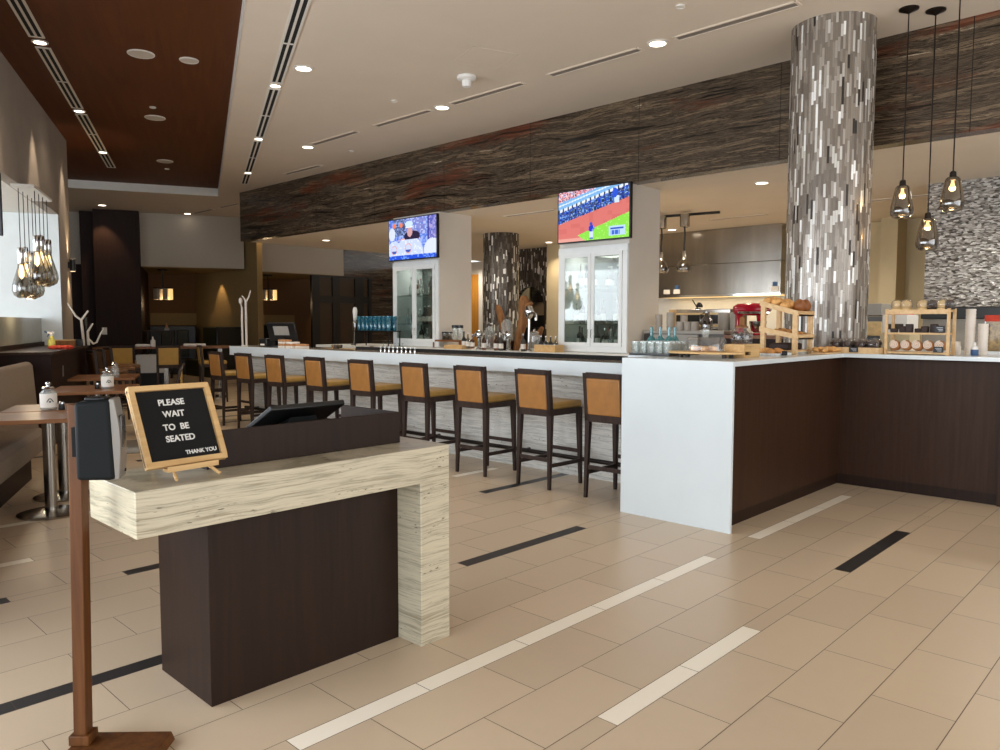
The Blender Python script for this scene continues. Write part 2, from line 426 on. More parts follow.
# ================================================================= SETTING
def uvmesh(name, vs, fs, uvs, mats, smooth=False):
    me = bpy.data.meshes.new(name); me.from_pydata(vs, [], fs)
    lay = me.uv_layers.new(name='UVMap'); i = 0
    for p, fu in zip(me.polygons, uvs):
        p.use_smooth = smooth
        for q in fu: lay.data[i].uv = q; i += 1
    for m in (mats if isinstance(mats, list) else [mats]): me.materials.append(m)
    o = bpy.data.objects.new(name, me); COL.objects.link(o); o['kind'] = 'structure'
    return o
# floor: real tiles over a grout bed
def build_floor():
    mb = MB(); TL = .607; g = .0016
    X0, X1 = -5.0, 17.0
    mb.box(X0, X1, -4.5, 26.0, -.06, -.002, 3)
    rows = []                                   # (y0, y1, k, strip index or None)
    pat = [2, 3, 4]; y = 1.578; k = 1; i = 0
    strips = []
    while y < 25.9:
        rows.append((y, y + .096, k, len(strips))); strips.append(y); k += 1; y += .096
        n = pat[i % 3]; i += 1
        h = {2: .307, 3: .316, 4: .311}[n]
        for _ in range(n): rows.append((y, y + h, k, None)); y += h; k += 1
    y = 1.578; k = 0; i = 0; pat2 = [4, 3, 2]
    while y > -4.4:
        for _ in range(pat2[i % 3]): rows.append((y - .302, y, k, None)); y -= .302; k -= 1
        rows.append((y - .096, y, k, -1 - i)); y -= .096; k -= 1; i += 1
    rnd = random.Random(5)
    special = {0: [(2.29, 3.51, 1), (4.74, 5.94, 2)], 1: [(1.384, 4.45, 1), (5.056, 6.91, 1)],
               2: [(-2, 1.62, 2), (3.255, 4.48, 2)], 3: [(-2, 1.10, 2), (1.725, 2.4, 2), (4.86, 5.9, 2)], 4: [(-2, 1.42, 1), (5.25, 5.65, 1)]}
    for (y0, y1, k, st) in rows:
        ph = .168 + (.3035 if k % 2 else 0)
        j = math.floor((X0 - ph) / TL)
        mode = 0; left = 0
        while ph + j * TL < X1:
            xa = max(X0, ph + j * TL); xb = min(X1, ph + (j + 1) * TL); xm = (xa + xb) / 2
            mi = 0
            if st is not None:
                if st in special:
                    for a, b, m in special[st]:
                        if a - .05 < xm < b + .05: mi = m
                    if xm > 7.2 and st in (0, 1, 2): mi = 0
                elif st > 4 or st < 0:
                    if left <= 0:
                        mode = rnd.choice([0, 1, 0, 2]); left = rnd.choice([1, 2, 2, 3])
                    mi = mode; left -= 1
            if xb - xa > .02:
                mb.add([(xa + g, y0 + g, 0), (xb - g, y0 + g, 0), (xb - g, y1 - g, 0), (xa + g, y1 - g, 0)], [(0, 1, 2, 3)], mi)
            j += 1
    struct('floor', mb, [M['tile'], M['tile_w'], M['tile_b'], M['grout']])
build_floor()

# ceilings: plaster with a recessed walnut tray over the dining wing
mb = MB(); mb.box(.45, 17, -7, 28, 4.4, 4.5); mb.box(-8, .45, 18.75, 28, 4.4, 4.5)
struct('ceiling', mb, M['ceil'], rz=DROT)
mb = MB(); mb.box(-8, .45, -7, 18.75, 4.56, 4.62); struct('ceiling_tray', mb, M['woodceil'], rz=DROT)
mb = MB(); mb.box(.442, .45, -7, 18.75, 4.395, 4.56); mb.box(-8, .45, 18.72, 18.75, 4.385, 4.56); struct('trim_1', mb, M['white_trim'], rz=DROT)
mb = MB(); mb.box(8.44, 16.6, -4.4, 16.06, 3.33, 3.38); struct('ceiling_bar', mb, M['soffit'])
# beam
mb = MB(); mb.box(8.43, 8.62, -4.4, 16.08, 3.325, 4.4); struct('beam', mb, M['beam'])

# tiled columns
def mosaic_col(name, c, r, z0, z1, mat, seg=56):
    vs = []; fs = []; uv = []
    for k in range(seg):
        a = 2 * PI * k / seg; vs += [(c[0] + r * math.cos(a), c[1] + r * math.sin(a), z0), (c[0] + r * math.cos(a), c[1] + r * math.sin(a), z1)]
    for k in range(seg):
        k2 = (k + 1) % seg; fs.append((2 * k, 2 * k2, 2 * k2 + 1, 2 * k + 1))
        u0 = 2 * PI * r * k / seg; u1 = 2 * PI * r * (k + 1) / seg
        uv.append([(u0, z0), (u1, z0), (u1, z1), (u0, z1)])
    return uvmesh(name, vs, fs, uv, mat, True)
mosaic_col('column', (7.80, 2.93), .387, 0, 4.4, M['mosaic'])
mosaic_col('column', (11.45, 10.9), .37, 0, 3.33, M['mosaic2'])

# left wall of the dining wing: wash-lit plaster over a daylit bay
mb = MB(); mb.box(-2.16, -2.03, -6, 14.8, 3.19, 4.58); mb.box(-2.16, -2.03, 13.7, 14.8, 0, 3.19)
struct('wall_left', mb, M['taupe'], rz=DROT)
mb = MB(); mb.box(-6, -2.16, 9.0, 13.84, 3.19, 3.26); struct('ceiling_bay', mb, M['white_trim'], rz=DROT)
mb = MB(); mb.box(-6, -2.03, 13.69, 13.84, 0, 3.189); struct('wall_bay', mb, M['niche'], rz=DROT)
mb = MB(); mb.box(-2.42, -2.28, 9.0, 13.69, 0, 1.21); struct('wall_low', mb, M['darkbox'], rz=DROT)
mb = MB(); mb.box(-2.34, -2.31, 9.0, 13.69, 1.21, 1.575)
struct('window_2', mb, M['grayglass'], rz=DROT)
wf = MB()
for e_ in (-3, 0, 3, 6, 9): wf.box(-2.2, -2.08, e_ - .05, e_ + .05, 0, 3.19)
wf.box(-2.2, -2.08, -3, 9, 0, .12); wf.box(-2.2, -2.08, -3, 9, 2.4, 2.46)
struct('window_1', wf, M['darkmetal'], rz=DROT)

# far end of the dining wing
mb = MB(); mb.box(-8, .05, 25.2, 25.4, 0, 4.4); struct('wall_far', mb, M['brownwall'], rz=DROT)
mb = MB(); mb.box(-8.1, -7.9, 14, 25.4, 0, 4.6); struct('wall_end', mb, M['darkbox'], rz=DROT)
mb = MB(); mb.box(-2.86, -2.5, 22.5, 25.2, 0, 4.4); mb.box(-2.5, -1.43, 22.0, 25.2, 0, 4.4); struct('wall_espresso', mb, M['darkbox'], rz=DROT, bevel=.01)
mb = MB(); mb.box(-6, -2.5, 22.9, 23.1, 0, 3.05); struct('wall_dark', mb, M['darkbox'], rz=DROT)
mb = MB(); mb.box(-6, -2.5, 22.8, 23.0, 3.05, 4.4); struct('wall_pale', mb, M['bulk'], rz=DROT)
mb = MB(); mb.box(-1.43, 1.16, 22.3, 25.2, 3.0, 4.4); struct('wall_bulkhead', mb, M['bulk'], rz=DROT)
mb = MB(); mb.box(-1.42, 1.15, 22.36, 25.2, 2.985, 3.0); struct('ceiling_alcove', mb, M['olive'], rz=DROT)
mb = MB(); mb.box(10.5, 10.66, 19.15, 23.2, 0, 4.4); struct('wall_olive', mb, M['olive'])
mb = MB(); mb.box(10.66, 13.83, 19.9, 22.8, 2.97, 4.4); struct('wall_bulkhead_bar', mb, M['bulk'])
mb = MB(); mb.box(10.67, 13.83, 19.95, 22.8, 2.955, 2.97); struct('ceiling_booth', mb, M['olive'])
mb = MB(); mb.box(10.66, 16.0, 22.8, 22.95, 0, 4.4); struct('wall_booth', mb, M['brownwall'])
mb = MB(); mb.box(13.84, 16.0, 20.15, 20.3, 2.97, 4.4); mb.box(14.95, 16.0, 20.15, 20.3, 0, 2.97); struct('wall_stone', mb, M['beam'])
# wainscot rails over the booths
mb = MB(); mb.box(-1.4, .1, 25.14, 25.2, 1.44, 1.8); struct('trim_2', mb, M['olive'], rz=DROT)
mb = MB(); mb.box(10.42, 10.5, 20.0, 22.7, 1.40, 1.76); struct('trim_3', mb, M['olive'])
mb = MB(); mb.box(10.67, 13.8, 22.73, 22.8, 1.45, 1.77); struct('trim_4', mb, M['olive'])

# kitchen side
mb = MB(); mb.box(14.7, 14.9, -4.4, 11.4, 0, 3.33); struct('wall_kitchen', mb, M['cream'])
mb = MB(); mb.box(14.2, 14.7, 4.155, 4.429, 0, 3.33); struct('wall_pilaster', mb, M['cream'])
mb = MB(); mb.box(14.66, 14.7, 5.2, 9.4, .9, 2.06); struct('wall_tiled', mb, M['white'])
mb = MB(); mb.box(13.62, 14.69, 11.0, 11.5, 0, 3.33); struct('wall_jamb', mb, M['cream'])
mb = MB(); mb.box(16.0, 16.2, 11.5, 26, 0, 3.33); struct('wall_service', mb, M['soffit'])
mb = MB(); mb.box(14.2, 16.0, 13.25, 13.4, 0, 3.33); struct('wall_cross', mb, M['cream'])
d0, d1 = 16.051, 16.563
mb = MB(); mb.box(15.93, 16.0, d0, d1, 0, 2.95); struct('door_1', mb, M['orangewood'])
mb = MB(); mb.box(15.9, 16.0, d0 - .16, d0, 0, 3.05); struct('trim_5', mb, M['white_trim'])
# hammered silver mosaic wall
mb = MB(); mb.box(11.2, 11.4, -4.4, 2.93, 0, 3.33); struct('wall_silver', mb, M['hammer'])
# dark mosaic wall with an arched oven mouth
def oven_wall():
    X = 14.1; y0, y1 = 11.5, 13.2; z1 = 3.33; yc, rw, zs = 12.45, .46, 1.95
    arc = [(yc + rw, 0)] + [(yc + rw * math.cos(PI * i / 14), zs + rw * math.sin(PI * i / 14)) for i in range(15)] + [(yc - rw, 0)]
    outer = [(y1, 0), (y1, z1), (y0, z1), (y0, 0)]
    vs = []; fs = []; uv = []
    def q(pts):
        o = len(vs)
        for p in pts: vs.append((X, p[0], p[1]))
        fs.append(tuple(range(o, o + len(pts)))); uv.append([(p[0], p[1]) for p in pts])
    q([(y1, 0), (y1, z1), (yc + rw, z1), (yc + rw, 0)]); q([(y0, 0), (yc - rw, 0), (yc - rw, z1), (y0, z1)])
    for i in range(14):
        a, b = arc[1 + i], arc[2 + i]; q([a, (a[0], z1), (b[0], z1), b])
    for i in range(16):                    # reveal of the arch
        a, b = arc[i], arc[i + 1]; o = len(vs)
        vs.extend([(X, *a), (X, *b), (X + .12, *b), (X + .12, *a)]); fs.append((o, o + 1, o + 2, o + 3)); uv.append([(0, 0), (.12, 0), (.12, .1), (0, .1)])
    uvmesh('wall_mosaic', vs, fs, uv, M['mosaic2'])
oven_wall()
mb = MB(); mb.box(15.0, 15.1, 11.5, 13.2, 0, 3.33); struct('wall_oven_back', mb, M['black'])
# unseen end behind the camera, left open between posts to let light in
mb = MB(); mb.box(-5, 16.6, -4.6, -4.4, 3.9, 4.5); mb.box(8.4, 16.6, -4.6, -4.4, 0, 3.9)
for x in (-5, -1.6, 1.8, 5.2): mb.box(x - .08, x + .08, -4.58, -4.42, 0, 3.9)
struct('wall_back', mb, M['taupe'])

# ================================================================= CEILING FIXTURES
def slot(name, a, b, width, z, label, mats, group, lines=2, sub=1):
    """long linear air slot from a to b on a ceiling"""
    a = Vector((a[0], a[1], 0)); b = Vector((b[0], b[1], 0)); d = b - a; L = d.length
    t = thing(name, label, 'air vent', ((a.x + b.x) / 2, (a.y + b.y) / 2, z), math.atan2(d.y, d.x), group)
    f = MB(); w = width / 2; h = .012; rail = width * .16
    f.box(-L / 2, L / 2, -w, -w + rail, -h, 0); f.box(-L / 2, L / 2, w - rail, w, -h, 0)
    if lines == 2: f.box(-L / 2, L / 2, -rail / 2, rail / 2, -h, 0)
    for i in range(sub + 1):
        x = -L / 2 + L * i / sub; f.box(x - .012, x + .012, -w, w, -h - .001, 0)
    f.build('frame', mats[0], t)
    k = MB(); k.box(-L / 2, L / 2, -w + rail, w - rail, -.006, -.001); k.build('slot', mats[1], t)
    return t
def downlight(x, y, z, r, label, group, power=0, col=(1, .82, .6)):
    t = thing('recessed_downlight', label, 'ceiling light', (x, y, z), 0, group)
    f = MB(); f.lathe([(r * .86, 0), (r * .86, -.012), (r * 1.12, -.010), (r * 1.12, 0)], 20, caps=False); f.build('trim_ring', M['white_trim'], t)
    k = MB(); k.lathe([(.001, -.008), (r * .86, -.008)], 20, caps=False); k.build('diffuser', M['lampwhite'], t)
    if power: spot('downlight', (x, y, z - .03), power, 110, col, .8, .08)
    return t
ZW = 4.56; ZC = 4.4
WT = (M['white_trim'], M['slot'])
nd = -1.56
for i, (e0, e1, s) in enumerate(((7.0, 9.6, 2), (9.95, 12.5, 2), (12.85, 15.4, 2), (15.65, 16.95, 1))):
    a, b = D(e0, nd), D(e1, nd)
    slot('linear_air_slot', a, b, .155, ZW, 'white double-slot vent inside the walnut ceiling, ' + ORD[i] + ' section from the camera end', WT, 'air slots in the walnut ceiling', 2, s)
for i, e_ in enumerate((9.775, 12.68, 15.53)):
    p = D(e_, nd); downlight(p.x, p.y, ZW, .075, 'lit downlight between air slots of the walnut ceiling, ' + ORD[i] + ' from the camera end', 'downlights in the walnut ceiling', 10)
for i, (e0, e1, s) in enumerate(((5.6, 9.72, 3), (10.0, 12.6, 2), (12.9, 15.52, 2), (15.8, 16.9, 1))):
    a, b = D(e0, .918), D(e1, .918)
    slot('linear_air_slot', a, b, .15, ZC, 'white double-slot vent beside the walnut tray, ' + ORD[i] + ' section from the camera end', WT, 'air slots beside the walnut tray', 2, s)
for i, e_ in enumerate((9.864, 12.749, 15.659)):
    p = D(e_, .918); downlight(p.x, p.y, ZC, .07, 'lit downlight in the air-slot row beside the walnut tray, ' + ORD[i] + ' from the camera end', 'downlights in the slot row', 45)
GT = (M['ceil'], M['slotgray'])
for i, (y0, y1) in enumerate(((2.95, 4.2), (4.63, 5.87), (6.30, 7.56), (8.0, 9.2), (9.67, 10.89), (12.2, 13.4), (17.46, 18.47), (18.85, 19.97))):
    slot('linear_air_slot', (7.0 if y0 < 12 else 8.0 if y0 < 14 else 9.14, y0), (7.0 if y0 < 12 else 8.0 if y0 < 14 else 9.14, y1), .13, ZC, 'narrow grey ceiling slot along the stone beam, ' + ORD[i] + ' from the tiled column', GT, 'grey air slots along the beam', 1)
for i, (x, y) in enumerate(((6.98, 4.41), (7.02, 7.78), (7.04, 11.1))):
    downlight(x, y, ZC, .1, 'lit downlight in the ceiling along the stone beam, ' + ORD[i] + ' from the tiled column', 'downlights along the beam', 60)
downlight(4.878, 7.756, ZC, .1, 'lit single downlight in the plaster ceiling right of the double air slots', 'single downlights', 60)
for i, (x, y) in enumerate(((6.96, 20.2), (9.05, 20.1))):
    downlight(x, y, ZC, .1, 'lit downlight in the far low ceiling, ' + ('above the espresso panel' if i == 0 else 'above the off-white bulkhead'), 'far downlights', 0)
def disc(name, label, cat, x, y, z, r, mat, group):
    t = thing(name, label, cat, (x, y, z), 0, group)
    f = MB(); f.lathe([(r, 0), (r, -.006), (r * .93, -.014), (r * .9, -.010)], 24, caps=False); f.build('rim', M['white_trim'], t)
    k = MB(); k.lathe([(.001, -.011), (r * .91, -.010)], 24, caps=False); k.build('grille', mat, t)
M['grille'] = mk('speaker_grille', '#bdb4a8', .7, var=.03, scale=90)
for x, y, r, lb in ((3.605, 9.094, .147, 'large round pale speaker in the walnut ceiling, nearest of three in a row'), (4.075, 8.906, .108, 'smaller round pale speaker beside the largest one in the walnut ceiling'),
                    (4.824, 11.725, .147, 'round pale speaker in the walnut ceiling, middle of three in a row'), (6.209, 14.695, .147, 'round pale speaker in the walnut ceiling, farthest of three in a row')):
    disc('ceiling_speaker', lb, 'speaker', x, y, ZW, r, M['grille'], 'ceiling speakers')
for x, y, z, lb in ((4.574, 11.186, ZW, 'tiny round sprinkler cap in the walnut ceiling just before the middle speaker'), (6.539, 15.392, ZW, 'tiny round sprinkler cap in the walnut ceiling beyond the farthest speaker'),
                    (6.381, 8.006, ZC, 'small round sprinkler cap in the plaster ceiling near the smoke detector'), (7.695, 10.814, ZC, 'small round sprinkler cap in the plaster ceiling close to the stone beam'),
                    (6.324, 3.757, ZC, 'small round sprinkler cap in the plaster ceiling in front of the tiled column')):
    disc('sprinkler_cap', lb, 'sprinkler', x, y, z, .045, M['white_trim'], 'sprinkler caps')
t = thing('smoke_detector', 'white domed smoke detector hanging from the plaster ceiling', 'smoke detector', (6.362, 6.62, ZC))
f = MB(); f.lathe([(.115, 0), (.115, -.03), (.10, -.04), (.06, -.045)], 24); f.build('base_plate', M['whiteplastic'], t)
f = MB(); f.lathe([(.055, -.045), (.055, -.10), (.045, -.12), (.001, -.122)], 20); f.build('sensor_head', M['whiteplastic'], t)
# access hatch outline
t = thing('ceiling_access_hatch', 'flush square access hatch outlined in the plaster ceiling', 'hatch', (6.07, 6.02, ZC - .001), math.radians(-20))
f = MB(); w = .27
for a in ((-w, w, -w, -w + .008), (-w, w, w - .008, w), (-w, -w + .008, -w, w), (w - .008, w, -w, w)): f.box(*a, -.004, 0)
f.build('frame_gap', M['ceil'], t); k = MB(); k.box(-w + .008, w - .008, -w + .008, w - .008, -.002, 0); k.build('panel', M['ceil'], t)
# soffit fixtures
for i, (x, y, lb) in enumerate(((13.264, 11.137) + ('lit downlight in the bar soffit between the two screens',), (13.149, 7.92) + ('lit downlight in the kitchen ceiling in front of the steel hood',),
                              (9.6, 4.462) + ('lit downlight in the kitchen ceiling beside the large tiled column',), (9.595, 14.46) + ('lit downlight in the bar soffit above the far end of the bar',))):
    downlight(x, y, 3.33, .09, lb, 'soffit downlights', 45)
for i, (x, y, L, lb) in enumerate((((9.59, 8.467)) + (1.1, 'dark linear air slot in the bar soffit behind the hockey screen side'), (12.394, 6.176) + (1.0, 'grey air slot in the kitchen ceiling above the hood'), (12.102, 3.461) + (1.2, 'grey air slot in the kitchen ceiling right of the large column'))):
    slot('linear_air_slot', (x, y - L / 2), (x, y + L / 2), .12, 3.33, lb, GT, 'soffit air slots', 1)

# ================================================================= PENDANTS
def teardrop(prefix, label, x, y, zc, ztop, group, h=.31, r=.1, mat=None, canopy=True):
    t = thing('pendant_lamp', label, 'pendant lamp', (x, y, zc), 0, group)
    pr = [(.24, .5), (.48, .48), (.62, .42), (.71, .30), (.83, .08), (.95, -.12), (1.0, -.26), (.95, -.38), (.8, -.46), (.5, -.50), (.1, -.5)]
    g = MB(); g.lathe([(r * a, h * b) for a, b in pr], 26, caps=False); g.build('glass_shade', mat or M['smokeglass'], t)
    s = MB(); s.lathe([(.012, h * .5 + .05), (.026, h * .5 + .04), (.03, h * .5 - .01), (.03, h * .5 - .03)], 16); s.build('cap', M['darkmetal'], t)
    b = MB(); b.lathe([(.010, h * .42), (.011, h * .34), (.019, h * .26), (.019, h * .20), (.001, h * .15)], 14); b.build('bulb', M['filament'], t)
    c = MB(); c.tube([(0, 0, h * .5 + .04), (0, 0, ztop - zc - .01)], .006, 6); c.build('cord', M['darkmetal'], t)
    if canopy:
        k = MB(); k.lathe([(.085, ztop - zc), (.085, ztop - zc - .012), (.03, ztop - zc - .035), (.006, ztop - zc - .05)], 20); k.build('canopy', M['darkmetal'], t)
    return t
for i, (x, y, z, lb) in enumerate(((7.825, 2.262, 2.64, 'smoked glass teardrop pendant nearest the large tiled column'), (8.034, 2.092, 2.345, 'smoked glass teardrop pendant hanging lowest, middle of three over the counter'),
                              (7.799, 1.841, 2.66, 'smoked glass teardrop pendant hanging highest, in front of the silver mosaic wall'))):
    teardrop('p', lb, x, y, z, 4.4, 'teardrop pendants over the pastry counter')
    point('pendant_glow', (x, y, z + .05), 5, (1, .72, .4), .03)
# cluster over the bay
i = 0
canopy_bar = MB(); canopy_bar.box(-.14, .11, -.62, .62, -.03, 0)
tb = thing('pendant_canopy_bar', 'pale ceiling bar carrying the cluster of bay pendants', 'lamp bar', D(11.5, -1.97, 3.19), DROT); canopy_bar.build('bar', M['white_trim'], tb)
for row in range(2):
    for k in range(4):
        e_ = 11.05 + k * .27 + row * .135; n_ = -2.06 + .15 * row
        z = (2.02 if row == 0 else 2.19) + (.03 if k % 2 else 0)
        p = D(e_, n_, z)
        t = thing('pendant_lamp', 'bulbous bay pendant with chrome neck, ' + ORD[k] + ' along the ' + ('lower' if row == 0 else 'upper') + ' row', 'pendant lamp', p, 0, 'bay pendant cluster')
        g = MB(); g.lathe([(.034, .24), (.046, .16), (.075, .06), (.106, -.05), (.112, -.12), (.09, -.18), (.045, -.21)], 22, caps=False); g.build('glass_shade', M['palesmoke'], t)
        s = MB(); s.lathe([(.006, .42), (.036, .41), (.04, .39), (.04, .22), (.03, .2)], 16); s.build('neck', M['chrome'], t)
        b = MB(); b.lathe([(.014, .2), (.03, .12), (.03, .06), (.001, .02)], 12); b.build('bulb', M['filament'], t)
        c = MB(); c.tube([(0, 0, .41), (0, 0, 3.16 - z)], .005, 6); c.build('cord', M['darkmetal'], t)
point('cluster_glow', D(11.6, -2.08, 1.78), 6, (1, .78, .5), .1)
# heat-lamp style pendant on a track in front of the hood
a = (11.242, 7.402); b = (11.538, 6.065)
tt = thing('ceiling_track', 'black ceiling track holding the heat lamps before the steel hood', 'track', ((a[0] + b[0]) / 2, (a[1] + b[1]) / 2, 3.33), math.atan2(b[1] - a[1], b[0] - a[0]))
L = math.hypot(b[0] - a[0], b[1] - a[1]); f = MB(); f.box(-L / 2, L / 2, -.02, .02, -.04, 0); f.build('rail', M['black'], tt)
for px, lb in (((11.201, 6.509), 'clear globe heat lamp on a black cord before the hood, right one'), ((11.146, 6.907), 'clear globe heat lamp on a black cord before the hood, beside the pier')):
    t = thing('heat_lamp', lb, 'lamp', (px[0], px[1], 3.29), 0, 'heat lamps on the track')
    f = MB(); f.lathe([(.08, 0), (.08, -.2), (.07, -.21)], 18); f.build('adapter', M['steel'], t)
    f = MB(); f.tube([(0, 0, -.2), (.01, 0, -.35), (-.01, 0, -.5), (0, 0, -.62)], .014, 8); f.build('cord', M['black'], t)
    f = MB(); f.lathe([(.03, -.6), (.035, -.72), (.045, -.75)], 14); f.build('socket', M['chrome'], t)
    f = MB(); f.lathe([(.045, -.74), (.1, -.79), (.13, -.86), (.12, -.92), (.08, -.95)], 20, caps=False); f.build('glass_shade', M['palesmoke'], t)
    f = MB(); f.ell((0, 0, -.86), .05, .05, .05, 12, 8); f.build('bulb', M['chrome'], t)
# wall sconce
t = thing('wall_sconce', 'black up-and-down wall sconce at the end of the taupe wall', 'wall lamp', D(14.5, -2.03, 2.46), DROT)
f = MB(); f.lathe([(.042, -.10), (.046, -.10), (.046, .10), (.042, .10)], 20, c=(.065, 0, 0)); f.build('cylinder_shade', M['black'], t)
f = MB(); f.box(0, .03, -.03, .03, -.05, .05); f.build('back_plate', M['black'], t)
f = MB(); f.lathe([(.001, 0), (.041, 0)], 16, c=(.065, 0, .101), caps=False); f.lathe([(.001, 0), (.041, 0)], 16, c=(.065, 0, -.101), caps=False); f.build('lens', M['lampwarm'], t)
p = D(14.5, -1.965, 2.60); spot('sconce_up', p, 16, 70, (1, .72, .42), .7, .04, target=p + Vector((0, 0, 1)))
p = D(14.5, -1.965, 2.33); spot('sconce_down', p, 16, 70, (1, .72, .42), .7, .04, target=p - Vector((0, 0, 1)))
# wall washers grazing the plaster
for e_ in (9.75, 11.9, 14.2):
    p = D(e_, -1.72, 4.5); spot('wall_washer', p, 48, 44, (1, .80, .60), .7, .05, target=D(e_, -2.0, 2.9))
# warm washers in the booths and on the espresso panel
spot('panel_wash', D(21.55, -2.3, 4.35), 40, 62, (1, .7, .4), .6, .05, target=D(22.05, -2.25, 3.0))
spot('booth_wash', (10.22, 21.2, 2.93), 26, 60, (1, .68, .35), .5, .04, target=(10.48, 21.2, 1.6))
spot('booth_wash', (15.053, 22.45, 2.9), 26, 60, (1, .68, .35), .5, .04, target=(15.053, 22.78, 1.6))
spot('pier_wash', (10.58, 18.95, 4.3), 30, 50, (1, .72, .4), .6, .04, target=(10.58, 19.14, 1.6))
# kitchen fill: unseen wide spots added to brighten the space under the soffit
for x, y, pw in ((10.0, 6.3, 34), (12.3, 7.2, 36), (12.3, 4.4, 36), (10.3, 10.5, 20), (12.8, 10.0, 16), (9.9, 1.6, 34), (15.0, 12.3, 10), (15.2, 16, 25)):
    spot('kitchen_fill', (x, y, 3.31), pw * 3.6, 160, (1, .90, .76), .9, .12)
area('hood_light', (14.2, 7.4, 2.02), (0, 0, -1), .5, 2.6, 4, (1, .86, .62))

# chandeliers in the booths
def chandelier(loc, label, ztop, mirror=1):
    t = thing('booth_chandelier', label, 'chandelier', loc, 0, 'booth chandeliers')
    f = MB(); f.lathe([(.14, ztop), (.14, ztop - .03), (.015, ztop - .04)], 18); f.build('canopy', M['darkmetal'], t)
    f = MB(); f.tube([(0, 0, .02), (0, 0, ztop - .03)], .018, 8); f.lathe([(.27, .0), (.27, .03), (.23, .03), (.23, 0)], 26); f.build('stem', M['darkmetal'], t)
    for k in range(6):
        a = 2 * PI * k / 6 + .4; x, y = .20 * math.cos(a), .20 * math.sin(a)
        s = MB(); s.lathe([(.058, -.30), (.058, 0)], 16, c=(x, y, 0), caps=False)
        s.build('lamp_shade', M['shade'] if k == 5 else M['bulk'], t)
        b = MB(); b.ell((x, y, -.24), .045, .045, .06, 10, 7); b.build('bulb', M['lampwarm'], t)
    point('chandelier_glow', (loc[0], loc[1], loc[2] - .4), 5, (1, .7, .38), .1)
v = D(23.2, -.95, 2.45); chandelier(v, 'drum-cluster chandelier on a dark rod in the booth alcove left of the olive pier', 3.0 - 2.45 - .02)
chandelier((11.86, 21.0, 2.50), 'lit amber chandelier in the booth alcove behind the bar end', 2.95 - 2.50)

# ================================================================= HOST STAND
t = thing('host_stand', 'low dark host stand with a thick travertine slab top and one stone leg', 'host stand', (1.7, 2.98, 0))
def rel(mb): return mb.tr(Matrix.Translation((-1.7, -2.98, 0)))
f = rel(MB()); f.box(.982, 2.415, 2.637, 3.08, .767, .93); f.build('stone_top', M['trav'], t, bevel=.003)
f = rel(MB()); f.box(2.238, 2.415, 2.637, 3.08, 0, .767); f.build('stone_leg', M['trav'], t, bevel=.003)
f = rel(MB()); f.box(1.307, 2.236, 2.803, 3.27, 0, .766); f.build('cabinet_base', M['panelwood'], t, bevel=.002)
f = rel(MB()); f.box(1.335, 2.28, 3.081, 3.31, .767, .929); f.build('work_shelf', M['panelwood'], t, bevel=.002)
f = rel(MB()); f.box(1.33, 2.285, 2.842, 2.862, .931, 1.078); f.build('riser_front', M['panelwood'], t, bevel=.0015)
f = rel(MB()); f.box(2.265, 2.285, 2.862, 3.30, .931, 1.078); f.build('riser_side', M['panelwood'], t, bevel=.0015)
f = rel(MB()); f.box(1.33, 1.35, 2.862, 3.30, .931, 1.078); f.build('riser_side', M['panelwood'], t, bevel=.0015)
# touch monitor lying back behind the riser
t = thing('touch_monitor', 'black touch monitor tilted back behind the host stand riser', 'monitor', (1.87, 3.12, .931))
f = MB(); f.tr(Matrix.Translation((0, 0, .125)) @ Matrix.Rotation(math.radians(-27), 4, 'X'))
f.box(-.19, .19, -.17, .17, -.012, .014); f.build('screen_body', M['black'], t, bevel=.006)
f = MB(); f.tr(Matrix.Translation((0, 0, .125)) @ Matrix.Rotation(math.radians(-27), 4, 'X'))
f.box(-.17, .17, -.15, .15, .0145, .0165); f.build('screen_glass', M['smoke'], t)
f = MB(); f.add([(-.12, -.1, 0), (.12, -.1, 0), (-.12, .12, 0), (.12, .12, 0), (-.07, -.1, .15), (.07, -.1, .15), (-.07, .06, .085), (.07, .06, .085)],
                [(0, 2, 3, 1), (4, 5, 7, 6), (0, 1, 5, 4), (2, 6, 7, 3), (0, 4, 6, 2), (1, 3, 7, 5)]); f.build('stand', M['navyplastic'], t, bevel=.006)
# letter board sign
SB = Matrix.Translation((0, 0, 0)) @ Matrix.Rotation(math.radians(-24.5), 4, 'X')
t = thing('letter_board', 'square black felt letter board in a light wood frame asking guests to wait', 'sign', (1.226, 2.772, .977), math.radians(5.4))
S = .316
f = MB().tr(SB); f.box(-S / 2, S / 2, 0, .008, .01, S - .01); f.build('felt_panel', M['blackmatte'], t)
f = MB().tr(SB); w = .021
f.box(-S / 2, S / 2, -.012, .014, 0, w); f.box(-S / 2, S / 2, -.012, .014, S - w, S); f.box(-S / 2, -S / 2 + w, -.012, .014, w, S - w); f.box(S / 2 - w, S / 2, -.012, .014, w, S - w)
f.build('frame', M['lightwood'], t, bevel=.002)
rot = (math.radians(90 - 24.5), 0, 0)
def on_board(x, z): return SB @ Vector((x, -.0015, z))
for body, sz, x, z in (('PLEASE', .033, -.006, .236), ('WAIT', .033, -.007, .190), ('TO  BE', .033, -.010, .138), ('SEATED', .033, -.004, .093), ('THANK YOU', .0215, .064, .038)):
    text(body, sz, 'lettering', M['whiteplastic'], t, on_board(x, z), rot, .0012)
t = thing('table_easel', 'small light wood tabletop easel holding up the letter board', 'easel', (1.226, 2.778, .930), math.radians(5.4))
f = MB(); f.box(-.10, .10, -.040, -.006, .034, .046); f.build('ledge', M['lightwood'], t, bevel=.002)
f = MB(); f.box(-.10, .10, -.046, -.040, .034, .054); f.build('ledge_lip', M['lightwood'], t, bevel=.001)
